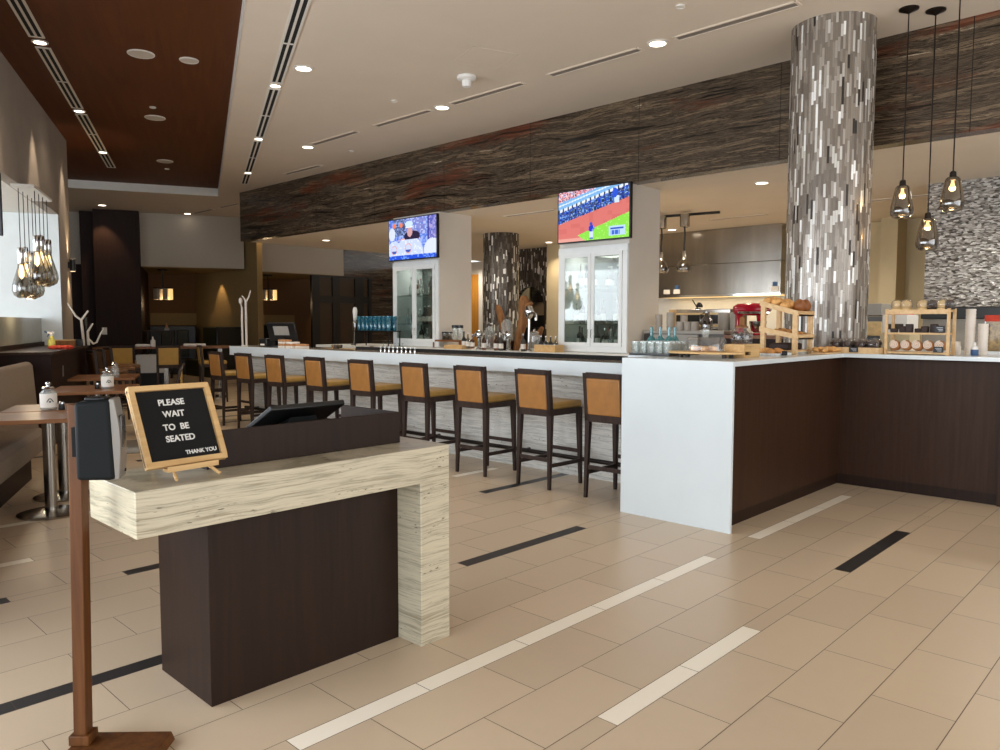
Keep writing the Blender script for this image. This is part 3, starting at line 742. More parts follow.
for s in (-1, 1):
    f = MB(); f.tube([(s * .085, -.075, .009), (s * .07, -.028, .034)], .0065, 8); f.tube([(s * .068, .022, .045), (s * .03, .118, .24)], .0065, 8); f.build('leg', M['lightwood'], t)
f = MB(); f.tube([(-.03, .20, .009), (-.03, .125, .22)], .0065, 8); f.build('rear_leg', M['lightwood'], t)

# ================================================================= HAND SANITISER STAND
t = thing('sanitiser_stand', 'brown wooden post stand with a black and silver hand sanitiser dispenser', 'dispenser stand', (.872, 2.822, 0), math.radians(-45))
f = MB(); f.taper((-.022, 0, .03, .022, .024), (0, 0, 1.225, .022, .024)); f.build('post', M['warmwood'], t, bevel=.003)
f = MB(); f.taper((.105, 0, 0, .165, .068), (.105, 0, .034, .155, .062)); f.build('base', M['warmwood'], t, bevel=.003)
f = MB(); f.box(-.056, .014, -.034, .034, .035, .07); f.build('socket', M['warmwood'], t, bevel=.003)
body = MB(); body.add([(.024, -.056, .975), (.024, .056, .975), (.024, -.056, 1.232), (.024, .056, 1.232), (.142, -.054, .97), (.142, .054, .97), (.130, -.052, 1.243), (.130, .052, 1.243)],
                      [(0, 2, 3, 1), (4, 5, 7, 6), (0, 1, 5, 4), (2, 6, 7, 3), (0, 4, 6, 2), (1, 3, 7, 5)])
d = body.build('dispenser', M['navyplastic'], t, bevel=.012, seg=3)
d.rotation_euler = (0, 0, math.radians(12)); d.location = (.012, -.066, .008)
f = MB(); f.box(.0, .06, -.045, -.022, 1.05, 1.15); f.build('mounting_bracket', M['blackmatte'], t)
f = MB(); n = 12; vs = []; fs = []
for i in range(n + 1):
    q = i / n; z = .972 + .27 * q; x = .152 + .011 * math.sin(PI * q) - .010 * q; hw = .051 - .006 * q
    vs += [(.128, -hw, z), (x, -hw * .86, z), (x, hw * .86, z), (.128, hw, z)]
for i in range(n):
    for k in range(3): fs.append((i * 4 + k, i * 4 + k + 1, i * 4 + 4 + k + 1, i * 4 + 4 + k))
fs += [(0, 1, 2, 3), (n * 4, n * 4 + 1, n * 4 + 2, n * 4 + 3)]
f.add(vs, fs); f.build('front_cover', M['silver'], d, bevel=.003)
f = MB(); f.box(.15, .1612, -.024, .026, 1.075, 1.185); f.build('sight_window', M['smoke'], d, bevel=.005)
f = MB(); f.lathe([(.006, 0), (.006, .004)], 12); k = f.build('sensor_button', M['black'], d, loc=(.1535, .026, .992)); k.rotation_euler = (0, PI / 2, 0)
f = MB(); f.box(.05, .11, -.03, .03, 1.236, 1.246); f.build('refill_latch', M['black'], d, bevel=.003)

# ================================================================= BAR
t = thing('bar_counter', 'long bar with white quartz edge over a pale travertine front', 'bar counter', (5.9, 7.3, 0))
def relb(): return MB().tr(Matrix.Translation((-5.9, -7.3, 0)))
f = relb(); f.box(5.65, 6.15, 3.46, 11.19, 1.118, 1.145); f.build('counter_top', M['quartz_top'], t)
f = relb(); f.box(5.645, 5.68, 3.46, 11.195, 1.008, 1.146); f.box(5.68, 6.15, 11.16, 11.195, 1.008, 1.146); f.box(5.68, 5.90, 3.46, 11.16, 1.008, 1.02); f.build('edge_fascia', M['quartz'], t, bevel=.003)
f = relb(); f.box(5.90, 6.14, 3.46, 11.05, 0, 1.117); f.build('stone_front', M['travw'], t)
f = relb(); f.tube([(5.79, 3.5, .2), (5.79, 11.0, .2)], .022, 10)
for y in (3.8, 5.2, 6.6, 8.0, 9.4, 10.8): f.tube([(5.79, y, .2), (5.9, y, .2)], .014, 8)
f.build('foot_rail', M['darkmetal'], t)
f = relb(); f.box(6.085, 6.15, 3.72, 8.5, 1.1455, 1.186); f.build('drip_rail', M['slot'], t)
f = relb(); f.box(6.15, 6.6, 3.46, 11.19, 0, .86); f.build('under_bar', M['steel'], t)
f = relb(); f.box(5.892, 5.902, 8.18, 8.29, .95, 1.0); f.build('outlet_plate', M['whiteplastic'], t)

# bar stools
def leg(x0, y0, x1, y1, z, w0=.014, w1=.024):
    return MB().taper((x0, y0, 0, w0, w0), (x1, y1, z, w1, w1))
def make_stool(label, cat, group, seatmat, backmat):
    t = thing('bar_stool', label, cat, (0, 0, 0), 0, group)
    W = .2075
    for s in (-1, 1):
        leg(-.0, s * (W - .012), .02, s * (W - .022), .70).build('leg', M['stoolwood'], t, bevel=.003)
        leg(.44, s * (W - .014), .42, s * (W - .022), .70).build('leg', M['stoolwood'], t, bevel=.003)
    f = MB(); f.box(.0, .445, -W, W, .67, .725); f.build('seat_frame', M['stoolwood'], t, bevel=.004)
    f = MB(); f.box(.035, .452, -W + .004, W - .004, .722, .79); f.build('seat', seatmat, t, bevel=.022, seg=3)
    # back leans away from the bar
    B = Matrix.Translation((.0, 0, .665)) @ Matrix.Rotation(math.radians(-5), 4, 'Y')
    f = MB().tr(B); f.box(-.004, .040, -W, -W + .036, 0, .415); f.box(-.004, .040, W - .036, W, 0, .415); f.box(-.004, .040, -W, W, .375, .415); f.box(-.004, .040, -W, W, 0, .06)
    f.build('back_frame', M['stoolwood'], t, bevel=.003)
    f = MB().tr(B); f.box(-.012, .052, -W + .036, W - .036, .06, .375); f.build('back_cushion', backmat, t, bevel=.012, seg=3)
    f = MB()
    f.box(.005, .435, -W + .005, -W + .023, .20, .235); f.box(.005, .435, W - .023, W - .005, .20, .235); f.box(-.0, .018, -W + .02, W - .02, .25, .285); f.box(.425, .443, -W + .02, W - .02, .29, .325)
    f.build('stretcher', M['stoolwood'], t, bevel=.002)
    return t
names9 = ['nearest the white counter panel', 'second from the white counter panel', 'third from the white counter panel', 'fourth from the white counter panel', 'middle of the row, fifth from either end',
          'fourth from the far end of the bar', 'third from the far end of the bar', 'second from the far end of the bar', 'last at the far end of the bar']
ys = [3.755, 4.55, 5.385, 6.22, 7.18, 8.15, 9.065, 9.925, 10.77]
stool = make_stool('tan leather bar stool with dark frame, ' + names9[0], 'bar stool', 'bar stools along the bar', M['leather_seat'], M['leather'])
stool.location = (5.215, ys[0], 0)
for i in range(1, 9):
    copy_tree(stool, (5.215 + .01 * (i % 3 - 1), ys[i], 0), math.radians((0, -2, 1, 0, 2, -1, 1, 0, -2)[i]), 'tan leather bar stool with dark frame, ' + names9[i])

# ================================================================= PASTRY COUNTER
t = thing('pastry_counter', 'tall L-shaped counter with white waterfall end and dark wood front panels', 'counter', (6.2, 2.9, 0))
def relc(): return MB().tr(Matrix.Translation((-6.2, -2.9, 0)))
T0, T1 = 1.197, 1.232
f = relc()
f.prism([(5.03, 2.503), (7.145, 2.503), (7.145, .6), (8.9, .6), (8.9, 2.47), (7.375, 2.47), (7.375, 3.95), (5.9, 3.95), (5.9, 3.70), (5.46, 3.70), (5.46, 3.44), (5.03, 3.44)], T0, T1)
f.build('counter_top', M['quartz'], t, bevel=.002)
f = relc(); f.box(4.998, 5.03, 2.503, 3.44, 0, T1); f.build('waterfall_end', M['quartz'], t, bevel=.002)
f = relc(); f.box(5.03, 7.33, 2.59, 2.63, .095, T0); f.build('front_panel', M['espresso'], t)
f = relc(); f.box(7.33, 7.37, 1.31, 2.59, .095, T0); f.build('front_panel', M['espresso'], t)
f = relc(); f.box(7.30, 7.38, .6, 1.31, 0, T0); f.build('end_panel', M['espresso'], t)
f = relc(); f.box(5.03, 7.345, 2.60, 2.62, 0, .095); f.box(7.338, 7.36, 1.31, 2.60, 0, .095); f.build('kick_plate', M['panelwood'], t)
f = relc(); f.box(5.03, 7.34, 2.63, 3.43, .02, T0); f.box(7.38, 8.9, .6, 2.45, .02, T0); f.build('carcass', M['graydark'], t)

# ================================================================= PIERS WITH BOTTLE CABINETS AND SCREENS
def pier(y0, y1, nm):
    m = MB()                                       # a hollow pier with a cabinet opening in its front
    zb, zt = 1.14, 2.52; b = .05
    m.box(8.43, 9.16, y0, y1, zt, 3.33); m.box(8.43, 9.16, y0, y1, 0, zb); m.box(8.43, 9.16, y0, y0 + b, zb, zt); m.box(8.43, 9.16, y1 - b, y1, zb, zt); m.box(9.06, 9.16, y0 + b, y1 - b, zb, zt)
    struct('wall_' + nm, m, M['pier'])
PY = [(9.42, 10.62), (5.71, 6.88)]
pier(*PY[0], 'pier_far'); pier(*PY[1], 'pier_near')
def cabinet(y0, y1, label, group, fronts):
    t = thing('bottle_cabinet', label, 'cabinet', (8.43, (y0 + y1) / 2, 1.14), 0, group)
    w = (y1 - y0) / 2 - .05; H = 1.38
    f = MB(); f.box(-.03, .0, -w - .045, w + .045, -.03, .05); f.box(-.03, 0, -w - .045, w + .045, H - .06, H + .03)
    f.box(-.03, 0, -w - .045, -w + .03, .05, H - .06); f.box(-.03, 0, w - .03, w + .045, .05, H - .06); f.build('face_frame', M['white'], t, bevel=.004)
    f = MB(); f.box(.6, .625, -w, w, .03, H); f.build('back_panel', M['mirror'], t)
    f = MB(); f.box(.0, .6, -w, -w + .012, .03, H); f.box(0, .6, w - .012, w, .03, H); f.box(0, .6, -w, w, H - .012, H); f.box(0, .6, -w, w, 0.0, .03); f.build('lining', M['white'], t)
    for s in (-1, 1):
        ya, yb = (-w + .03, -.004) if s < 0 else (.004, w - .03)
        d = MB(); r = .05
        d.box(-.05, -.03, ya, yb, .05, .05 + r); d.box(-.05, -.03, ya, yb, H - .06 - r, H - .06); d.box(-.05, -.03, ya, ya + r, .05 + r, H - .06 - r); d.box(-.05, -.03, yb - r, yb, .05 + r, H - .06 - r)
        do = d.build('door', M['white'], t, bevel=.003)
        g = MB(); g.box(-.042, -.037, ya + r, yb - r, .05 + r, H - .06 - r); g.build('pane', M['pane'], do)
        h = MB(); hy = -.03 if s < 0 else .03; h.tube([(-.052, hy, .16), (-.075, hy, .17), (-.075, hy, .27), (-.052, hy, .28)], .006, 6); h.build('handle', M['chrome'], do)
    for z in (.34, .83):
        f = MB(); f.box(.03, .58, -w + .014, w - .014, z, z + .014); f.build('shelf', M['pane'], t)
    return w
for (y0, y1), lb in zip(PY, ('white two-door glass bottle cabinet below the hockey screen', 'white two-door glass bottle cabinet below the baseball screen')):
    cabinet(y0, y1, lb, 'glass bottle cabinets', None)
    area('cabinet_fill', (8.75, (y0 + y1) / 2, 2.48), (0, 0, -1), .3, .9, 3.0, (1, .97, .9))  # unseen area lamp added to brighten the cabinet interior
def bottle(kind, h, r, body, cap, label, loc, group, cat='bottle', liquid=None):
    t = thing('bottle', label, cat, loc, random.random() * 6, group)
    nk = .3 * r
    prof = {'wine': [(r * .9, 0), (r, .02), (r, h * .6), (nk, h * .74), (nk, h * .96), (nk * 1.2, h * .96), (nk * 1.2, h * .99)],
            'squat': [(r * .9, 0), (r, .02), (r, h * .5), (r * .85, h * .58), (nk, h * .68), (nk, h * .9), (nk * 1.25, h * .91), (nk * 1.25, h * .94)],
            'flask': [(r * .6, 0), (r, h * .06), (r, h * .45), (r * .75, h * .56), (nk, h * .66), (nk, h * .95)]}[kind]
    f = MB(); f.lathe(prof, 14); f.build('glass_body', body, t)
    f = MB(); f.lathe([(nk * 1.1, h * .93), (nk * 1.1, h), (nk * .9, h * 1.01)], 10); f.build('cap', cap, t)
    if kind != 'flask':
        f = MB(); f.lathe([(r * 1.01, h * .14), (r * 1.01, h * .42)], 14, caps=False); f.build('paper_label', M['paper'], t)
    return t
rb = random.Random(11)
bm_ = ['glass', 'greenglass', 'amberglass', 'glass', 'smoke', 'black', 'palesmoke']
for ci, ((y0, y1), cn) in enumerate(zip(PY, ('under the hockey screen', 'under the baseball screen'))):
    for si, (zz, sn, cnt) in enumerate(((1.17, 'bottom', 9), (1.4945, 'middle', 9), (1.9845, 'top', 8))):
        for k in range(cnt):
            y = y0 + .14 + (y1 - y0 - .28) * (k + .5) / cnt + rb.uniform(-.01, .01)
            mt = rb.choice(bm_); h = rb.uniform(.24, .31) + (.06 if si else -.0) * rb.random(); kd = rb.choice(['wine', 'squat', 'wine', 'flask'])
            col = {'glass': 'clear', 'greenglass': 'green', 'amberglass': 'amber', 'smoke': 'dark', 'black': 'black', 'palesmoke': 'smoky'}[mt]
            bottle(kd, h, rb.uniform(.034, .045), M[mt], rb.choice([M['black'], M['chrome'], M['redcloth'], M['whiteplastic']]),
                   col + ' liquor bottle, ' + ORD[k] + ' from the right on the ' + sn + ' shelf ' + cn, (8.52 + rb.uniform(0, .22), y, zz), sn + ' shelf bottles ' + cn)
# screens: flat pictures shown on the televisions
def screen_mesh(fn, w, h, nx, ny, strength, nm):
    vs = []; fs = []; cols = []
    for j in range(ny + 1):
        for i in range(nx + 1): vs.append((0, -w / 2 + w * i / nx, -h / 2 + h * j / ny))
    for j in range(ny):
        for i in range(nx):
            fs.append((j * (nx + 1) + i, j * (nx + 1) + i + 1, (j + 1) * (nx + 1) + i + 1, (j + 1) * (nx + 1) + i))
            u = 1 - (i + .5) / nx; v = 1 - (j + .5) / ny      # u to the viewer's right, v downwards
            cols.append(fn(u, v))
    me = bpy.data.meshes.new('picture'); me.from_pydata(vs, [], fs)
    at = me.color_attributes.new('picture', 'FLOAT_COLOR', 'CORNER')
    for p, c in zip(me.polygons, cols):
        for li in p.loop_indices: at.data[li].color = lin(c) if isinstance(c, str) else c
    t = NT('screen_picture_' + nm); a = t.n('ShaderNodeVertexColor'); a.layer_name = 'picture'
    t.b.inputs['Base Color'].default_value = (.01, .01, .01, 1); t.l(a.outputs[0], t.b.inputs['Emission Color']); t.b.inputs['Emission Strength'].default_value = strength; t.set(.15)
    me.materials.append(t.m); return me
def blob(u, v, cu, cv, ru, rv): return ((u - cu) / ru) ** 2 + ((v - cv) / rv) ** 2 < 1
rn = random.Random(3); NZ = [[rn.random() for _ in range(140)] for _ in range(100)]
def nz(u, v, k=1): return NZ[int(v * 90 * k) % 100][int(u * 130 * k) % 140]
def ball(u, v):
    wall = .64 - .39 * u                      # foot of the dugout wall (v grows downwards)
    rail = wall - .33
    q = nz(u, v, .6)
    if blob(u, v, .48, .685, .022, .03): return '#3a49b8'
    if blob(u, v, .485, .77, .042, .065): return '#2438c8' if q < .8 else '#8fa2ee'
    if abs(u - .485) < .028 and .82 < v < .99: return '#cfe0f4' if v < .95 else '#5b7fbf'
    if blob(u, v, .81, .14, .04, .09): return '#2b55d8'
    if abs(u - .835) < .03 and .2 < v < .34: return '#cfe2f8'
    if .73 < u < .945 and .765 < v < .955:
        if .75 < u < .93 and .80 < v < .84: return '#2a55c4'
        if .75 < u < .87 and .85 < v < .93: return '#3565cf' if (int(u * 60) % 3) else '#9cc0f5'
        return '#bcd9f2'
    if v > wall:
        if v > 1.03 - .5 * u and v < .60 + u: return '#8ee04a' if q < .9 else '#b5f07a'
        c = '#d9766f' if nz(u, v, .12) < .6 else '#d36f69'
        return c if not (v > .93 and u < .4) else '#e7a295'
    if v > rail + .10: 
        r_ = int(q * 7); return ('#2753c4', '#10244f', '#4d7fd6', '#1c3f58', '#90b4e8', '#1d3fbd', '#5d5a72')[r_]
    if v > rail + .045: return '#e8eefc' if (int(u * 46) % 3) else '#22304a'
    if v > rail - .09: return '#7fb6ea' if abs(v - rail + .03) > .012 else '#e6f2fd'
    return ('#f0b2b8', '#c8485c', '#fbe8e8', '#3a3152', '#e67f86', '#8fb2e6')[int(q * 6)]
def hockey(u, v):
    q = nz(u, v, .3)
    if v > .90: return '#2350d6' if q < .75 else '#6d97f2'
    if blob(u, v, .435, .14, .085, .075): return '#cfe6fb'
    if blob(u, v, .44, .21, .08, .03): return '#f2f5fd'
    if blob(u, v, .455, .335, .055, .125):
        return '#d2a2a6' if v > .23 else '#dfe6f8'
    for cu, cv, k in ((.42, .735, 1), (.115, .76, .9)):
        if blob(u, v, cu, cv, .072 * k, .125 * k):
            if not blob(u, v, cu, cv, .060 * k, .105 * k): return '#e9a48e'
            return '#3c5db8' if v > cv + .03 else '#cdd6f4'
    if blob(u, v, .50, .44, .17, .13) and v < .52: return '#2a2140'
    if v < .50 + abs(u - .44) * .12 and blob(u, v, .44, .56, .26, .09): return '#eab2a8' if v > .475 else '#352a52'
    if blob(u, v, .44, .9, .30, .46) or blob(u, v, .12, .95, .20, .42): return '#c9d6fb' if q < .8 else '#e6edff'
    if blob(u, v, .92, .82, .17, .28): return '#dce4fd'
    if blob(u, v, .28, .88, .06, .06): return '#5fb2ea'
    if blob(u, v, .07, .36, .07, .16): return '#d9e2f8'
    if blob(u, v, .12, .15, .035, .06) or blob(u, v, .27, .15, .035, .06): return '#f0825c'
    if abs(u - .835) < .015: return '#3d3f95'
    if .10 < u < .80 and v < .42: return ('#55607f', '#6d7fb4', '#3f4c78', '#8fa6e4')[int(q * 4)] if u < .38 else ('#8a8fd0', '#6e86dc', '#b7c4f4', '#7c7fc8')[int(q * 4)]
    if u > .85: return ('#7d7fd0', '#a9a2d8', '#5a62b8')[int(q * 3)]
    return ('#6f8de8', '#8ba6f2', '#5271d6', '#a4b9f6')[int(q * 4)]
def tv(y0, y1, z0, z1, fn, label):
    w = y1 - y0; h = z1 - z0
    t = thing('television', label, 'television', (8.33, (y0 + y1) / 2, (z0 + z1) / 2), 0, None)
    f = MB(); f.box(0, .05, -w / 2, w / 2, -h / 2, h / 2); f.build('casing', M['black'], t, bevel=.004)
    me = screen_mesh(fn, w - .035, h - .035, 96, 60, .66, fn.__name__)
    o = bpy.data.objects.new('picture', me); COL.objects.link(o); o.parent = t; o.location = (-.0015, 0, 0)
    f = MB(); f.box(.05, .10, -.15, .15, -.12, .12); f.build('wall_bracket', M['black'], t)
tv(5.63, 6.84, 2.605, 3.325, ball, 'wall television showing a baseball game above the near bottle cabinet')
tv(9.368, 10.634, 2.571, 3.287, hockey, 'wall television showing hockey players above the far bottle cabinet')

# ================================================================= BACK BAR
t = thing('back_counter', 'white back bar ledge running below the two bottle cabinets', 'counter', (8.25, 8.0, 0))
def relk(): return MB().tr(Matrix.Translation((-8.25, -8.0, 0)))
f = relk(); f.box(7.97, 8.42, 5.3, 12.4, 1.055, 1.10); f.box(8.42, 9.2, 6.9, 9.4, 1.055, 1.10); f.box(8.42, 9.2, 10.64, 12.4, 1.055, 1.10); f.build('counter_top', M['white'], t, bevel=.003)
f = relk(); f.box(8.02, 8.42, 5.3, 12.4, 0, 1.055); f.box(8.42, 9.15, 6.9, 9.4, 0, 1.055); f.box(8.42, 9.15, 10.64, 12.4, 0, 1.055); f.build('carcass', M['black'], t)
ZB = 1.101
def shaker(y, x, label, h=.27):
    t = thing('beverage_tap', label, 'tap', (x, y, ZB), 0, 'chrome taps on the back bar')
    f = MB(); f.lathe([(.045, 0), (.045, .02), (.03, .03), (.034, .06), (.028, .10), (.034, .13), (.028, .17), (.034, .19)], 16); f.build('column', M['chrome'], t)
    f = MB(); f.lathe([(.03, .19), (.055, .21), (.06, .25), (.045, .285), (.001, .30)], 16); f.tube([(-.04, 0, .25), (-.10, 0, .24), (-.11, 0, .20)], .013, 8); f.build('tap_head', M['chrome'], t)
shaker(8.189, 8.12, 'chrome beverage tap at the left of the driftwood on the back bar')
shaker(7.578, 8.12, 'chrome beverage tap in front of the driftwood on the back bar')
def jar(x, y, z, r, h, label, cat='jar', content=None, lidmat=None, glass='glass', group=None, knob=True):
    t = thing('glass_jar', label, cat, (x, y, z), 0, group)
    f = MB(); f.lathe([(r * .8, 0), (r, .02), (r, h * .72), (r * .62, h * .84), (r * .62, h * .88)], 20); f.build('body', M[glass], t)
    f = MB(); f.lathe([(r * .66, h * .88), (r * .7, h * .90), (r * .5, h * .96), (r * .16, h * .97)], 18)
    if knob: f.ell((0, 0, h * 1.0), r * .2, r * .2, r * .2, 10, 7)
    f.build('lid', lidmat or M['chrome'], t)
    if content:
        f = MB(); f.lathe([(r * .75, .012), (r * .92, .03), (r * .92, h * .5), (r * .5, h * .54), (.001, h * .55)], 16); f.build('contents', M[content], t)
    return t
jar(8.3, 8.143, ZB, .085, .40, 'tall glass infusion jar with amber contents between chrome tap and driftwood', content='amberglass', lidmat=M['palesmoke'])
jar(8.28, 7.758, ZB + .14, .085, .36, 'large clear glass jar with domed lid rising behind the middle chrome tap', lidmat=M['palesmoke'])
t = thing('jar_riser', 'dark block under the domed glass jar on the back bar', 'riser', (8.28, 7.758, ZB)); f = MB(); f.box(-.1, .1, -.1, .1, 0, .139); f.build('block', M['darkbox'], t, bevel=.004)
jar(8.3, 7.241, ZB, .10, .30, 'round glass jar with a chrome lid right of the driftwood', lidmat=M['chrome'])
def drift(x, y, pts, rs, label):
    t = thing('driftwood', label, 'driftwood', (x, y, ZB), 0, 'driftwood on the back bar')
    f = MB(); f.tube(pts, rs, 10)
    f.build('branch', M['driftwood'], t)
    return t
y0 = 7.901
drift(8.38, y0, [(0, -.08, .0), (0, -.04, .2), (0, .05, .42), (.02, .14, .62), (0, .16, .68)], [.05, .055, .06, .05, .02], 'slim upright piece of driftwood leaning left on the back bar')
y0 = 7.555
d = drift(8.36, y0, [(0, .10, 0), (0, .02, .22), (.02, -.04, .48), (0, -.07, .72), (0, -.06, .80)], [.05, .06, .075, .085, .05], 'thick upright piece of driftwood leaning right on the back bar')
f = MB(); f.tube([(0, -.05, .6), (-.02, -.16, .66), (0, -.22, .70)], [.05, .04, .03], 8); f.build('side_branch', M['driftwood'], d)
d = drift(8.5, 7.338, [(0, .22, .02), (0, .12, .16), (.02, .0, .24), (0, -.08, .34)], [.04, .05, .05, .03], 'low crooked piece of driftwood beside the round jar')
t = thing('chrome_dispenser', 'chrome tap dispenser held at the top of the thick driftwood', 'dispenser', (8.16, 7.215, ZB))
f = MB(); f.lathe([(.05, 0), (.05, .02), (.018, .03), (.018, .5)], 14); f.build('stem', M['chrome'], t)
f = MB(); f.lathe([(.02, .46), (.06, .5), (.07, .58), (.05, .64), (.001, .66)], 16); f.tube([(0, -.05, .56), (0, -.12, .54), (0, -.13, .44)], .018, 8); f.build('tap_head', M['chrome'], t)
t = thing('wooden_crate', 'pale wooden crate of syrup bottles at the foot of the near bottle cabinet', 'crate', (8.2, 6.875, ZB))
def crate(mb, w, d, h, th=.012):
    mb.box(-d / 2, d / 2, -w / 2, w / 2, 0, th); mb.box(-d / 2, -d / 2 + th, -w / 2, w / 2, th, h); mb.box(d / 2 - th, d / 2, -w / 2, w / 2, th, h)
    mb.box(-d / 2 + th, d / 2 - th, -w / 2, -w / 2 + th, th, h); mb.box(-d / 2 + th, d / 2 - th, w / 2 - th, w / 2, th, h); return mb
crate(MB(), .38, .2, .10).build('box', M['lightwood'], t, bevel=.002)
for k, (px, mt) in enumerate(((541, 'black'), (546, 'greenglass'), (551, 'black'), (555.5, 'palesmoke'))):
    bottle('squat', .21, .035, M[mt], M['whiteplastic'], 'small syrup bottle in the crate beside the near cabinet, ' + ORD[k] + ' from the driftwood', (8.2, 7.023 + (6.757 - 7.023) * k / 3, ZB + .013), 'syrup bottles in the crate')
y0 = 8.769
t = thing('wooden_tray', 'pale wooden tray of garnish jars on the back bar right of the far cabinet', 'tray', (8.22, y0, ZB)); crate(MB(), .42, .2, .06).build('box', M['lightwood'], t, bevel=.002)
t = thing('wooden_riser', 'brown wooden riser behind the garnish tray next to the far cabinet', 'riser', (8.52, 9.224, ZB)); f = MB(); f.box(-.13, .13, -.33, .33, .10, .13); f.box(-.13, .13, -.33, -.30, 0, .10); f.box(-.13, .13, .30, .33, 0, .10); f.build('stand', M['tablewood'], t)
for k, px in enumerate((9.37, 9.248, 9.127, 9.008)):
    t = thing('garnish_jar', 'squat glass garnish jar with black lid on the brown riser, ' + ORD[k] + ' from the far cabinet', 'jar', (8.5, px, ZB + .131), 0, 'garnish jars on the riser')
    hh = .13 if k < 2 else .24
    f = MB(); f.lathe([(.048, 0), (.052, .01), (.052, hh * .8)], 16); f.build('body', M['palesmoke'] if k < 2 else M['glass'], t)
    f = MB(); f.lathe([(.055, hh * .8), (.055, hh)], 16); f.build('lid', M['black'], t)
for k, (px, mt) in enumerate(((8.623, 'black'), (8.533, 'palesmoke'), (8.433, 'amberglass'))):
    bottle('squat', .26 - .02 * k, .036, M[mt], M['whiteplastic' if k else 'black'], ('black', 'smoky', 'amber')[k] + ' bitters bottle standing in the garnish tray beside the left chrome tap', (8.22, px, ZB + .013), 'bitters bottles')
for k, (px, mt, lb) in enumerate(((7.781, 'amberglass', 'short amber bottle right of the tall infusion jar'), (7.682, 'smoke', 'dark bottle with white pourer left of the middle chrome tap'), (7.274, 'smoke', 'dark bottle at the foot of the thick driftwood'), (8.062, 'amberglass', 'amber bottle in front of the tall infusion jar'))):
    bottle('wine', .25, .036, M[mt], M['whiteplastic'], lb, (8.07 if k < 2 else 8.1, px, ZB), None)

# far end of the bar: glass rack, beer tap, POS, small things
t = thing('glass_shelf', 'dark wire shelf with turquoise glasses left of the far cabinet', 'shelf', (8.17, 10.778, ZB))
f = MB(); w = .48
for s in (-1, 1):
    for x in (-.12, .12): f.tube([(x, s * w, 0), (x, s * w, .26)], .01, 6)
f.box(-.15, .15, -w, w, .255, .27); f.build('frame', M['darkmetal'], t)
k = 0
for row in range(2):
    for i in range(8):
        yy = 10.778 + .41 - i * .118
        g = thing('tumbler', 'turquoise glass tumbler, ' + ORD[i] + ' from the beer tap in the ' + ('front' if row == 0 else 'back') + ' row of the wire shelf', 'glass', (8.10 + row * .125, yy, ZB + .271), 0, 'turquoise glasses on the wire shelf')
        f = MB(); f.lathe([(.001, .008), (.034, .008), (.036, 0), (.040, .02), (.042, .14), (.034, .16), (.046, .19), (.047, .25), (.044, .25), (.034, .02), (.001, .018)], 18, caps=False); f.build('glass', M['blueglass'], g)
t = thing('beer_tap', 'chrome gooseneck beer tap with a white handle behind the bar', 'tap', (8.2, 11.504, ZB))
f = MB(); f.lathe([(.06, 0), (.06, .02), (.035, .03)], 16); f.tube([(0, 0, .02), (0, 0, .34), (-.02, -.03, .42), (-.06, -.1, .45), (-.08, -.16, .44)], .028, 10); f.build('column', M['chrome'], t)
f = MB(); f.lathe([(.02, .42), (.035, .50), (.045, .62), (.03, .68), (.001, .69)], 14, c=(-.07, -.14, 0)); f.build('tap_handle', M['whiteplastic'], t)
f = MB(); f.tube([(-.08, -.16, .44), (-.11, -.2, .40), (-.11, -.2, .33)], .018, 8); f.build('spout', M['chrome'], t)
t = thing('order_terminal', 'black order terminal with a lit grey screen on the far end of the bar', 'terminal', (6.03, 10.28, 1.146), math.radians(25))
f = MB(); f.box(-.1, .1, -.12, .12, 0, .02); f.box(-.03, .03, -.05, .05, .02, .12); f.build('stand', M['black'], t, bevel=.004)
f = MB().tr(Matrix.Translation((0, 0, .22)) @ Matrix.Rotation(math.radians(-18), 4, 'Y')); f.box(-.02, .02, -.24, .24, -.13, .15); f.build('screen_body', M['black'], t, bevel=.006)
f = MB().tr(Matrix.Translation((0, 0, .22)) @ Matrix.Rotation(math.radians(-18), 4, 'Y')); f.box(-.024, -.02, -.13, .13, -.04, .10); f.build('screen', M['gray'], t)
x, y = 5.99, 10.66
t = thing('receipt_printer', 'black receipt printer at the far end of the bar', 'printer', (x, y, 1.146)); f = MB(); f.box(-.08, .08, -.11, .11, 0, .12); f.build('body', M['black'], t, bevel=.012); f = MB(); f.box(-.082, -.078, -.06, .06, .015, .04); f.build('paper_slip', M['paper'], t)
for k, (px, lb) in enumerate((((5.844, 9.897), 'stack of white and red coasters beside the receipt printer'), ((5.878, 9.737), 'stack of pink and white napkins on the far bar top'), ((5.922, 9.569), 'low stack of white napkins on the far bar top'))):
    t = thing('napkin_stack', lb, 'napkins', (px[0], px[1], 1.146), 0, None)
    for j in range(4 - k):
        f = MB(); f.box(-.07, .07, -.075, .075, j * .03, j * .03 + .026); f.build('pile', M['paper'] if j % 2 == 0 else M['icing'], t, bevel=.004)
for k, (px, lb, mt) in enumerate((((6.849, 10.392), 'small wooden board on the steel sink ledge', 'lightwood'), ((6.942, 9.926), 'yellow folded cloth near the beer tap', 'cookie'))):
    t = thing('bar_board' if k == 0 else 'folded_cloth', lb, 'board' if k == 0 else 'cloth', (px[0], px[1], 1.0755)); f = MB(); f.box(-.07, .07, -.13, .13, 0, .03); f.build('slab', M[mt], t, bevel=.008)
x, y = (6.985, 10.259)
t = thing('metal_bowl', 'small steel bowl on the steel sink ledge', 'bowl', (x, y, 1.0755)); f = MB(); f.lathe([(.04, 0), (.08, .03), (.09, .08), (.086, .08), (.075, .03), (.001, .012)], 20, caps=False); f.build('bowl', M['steel'], t)
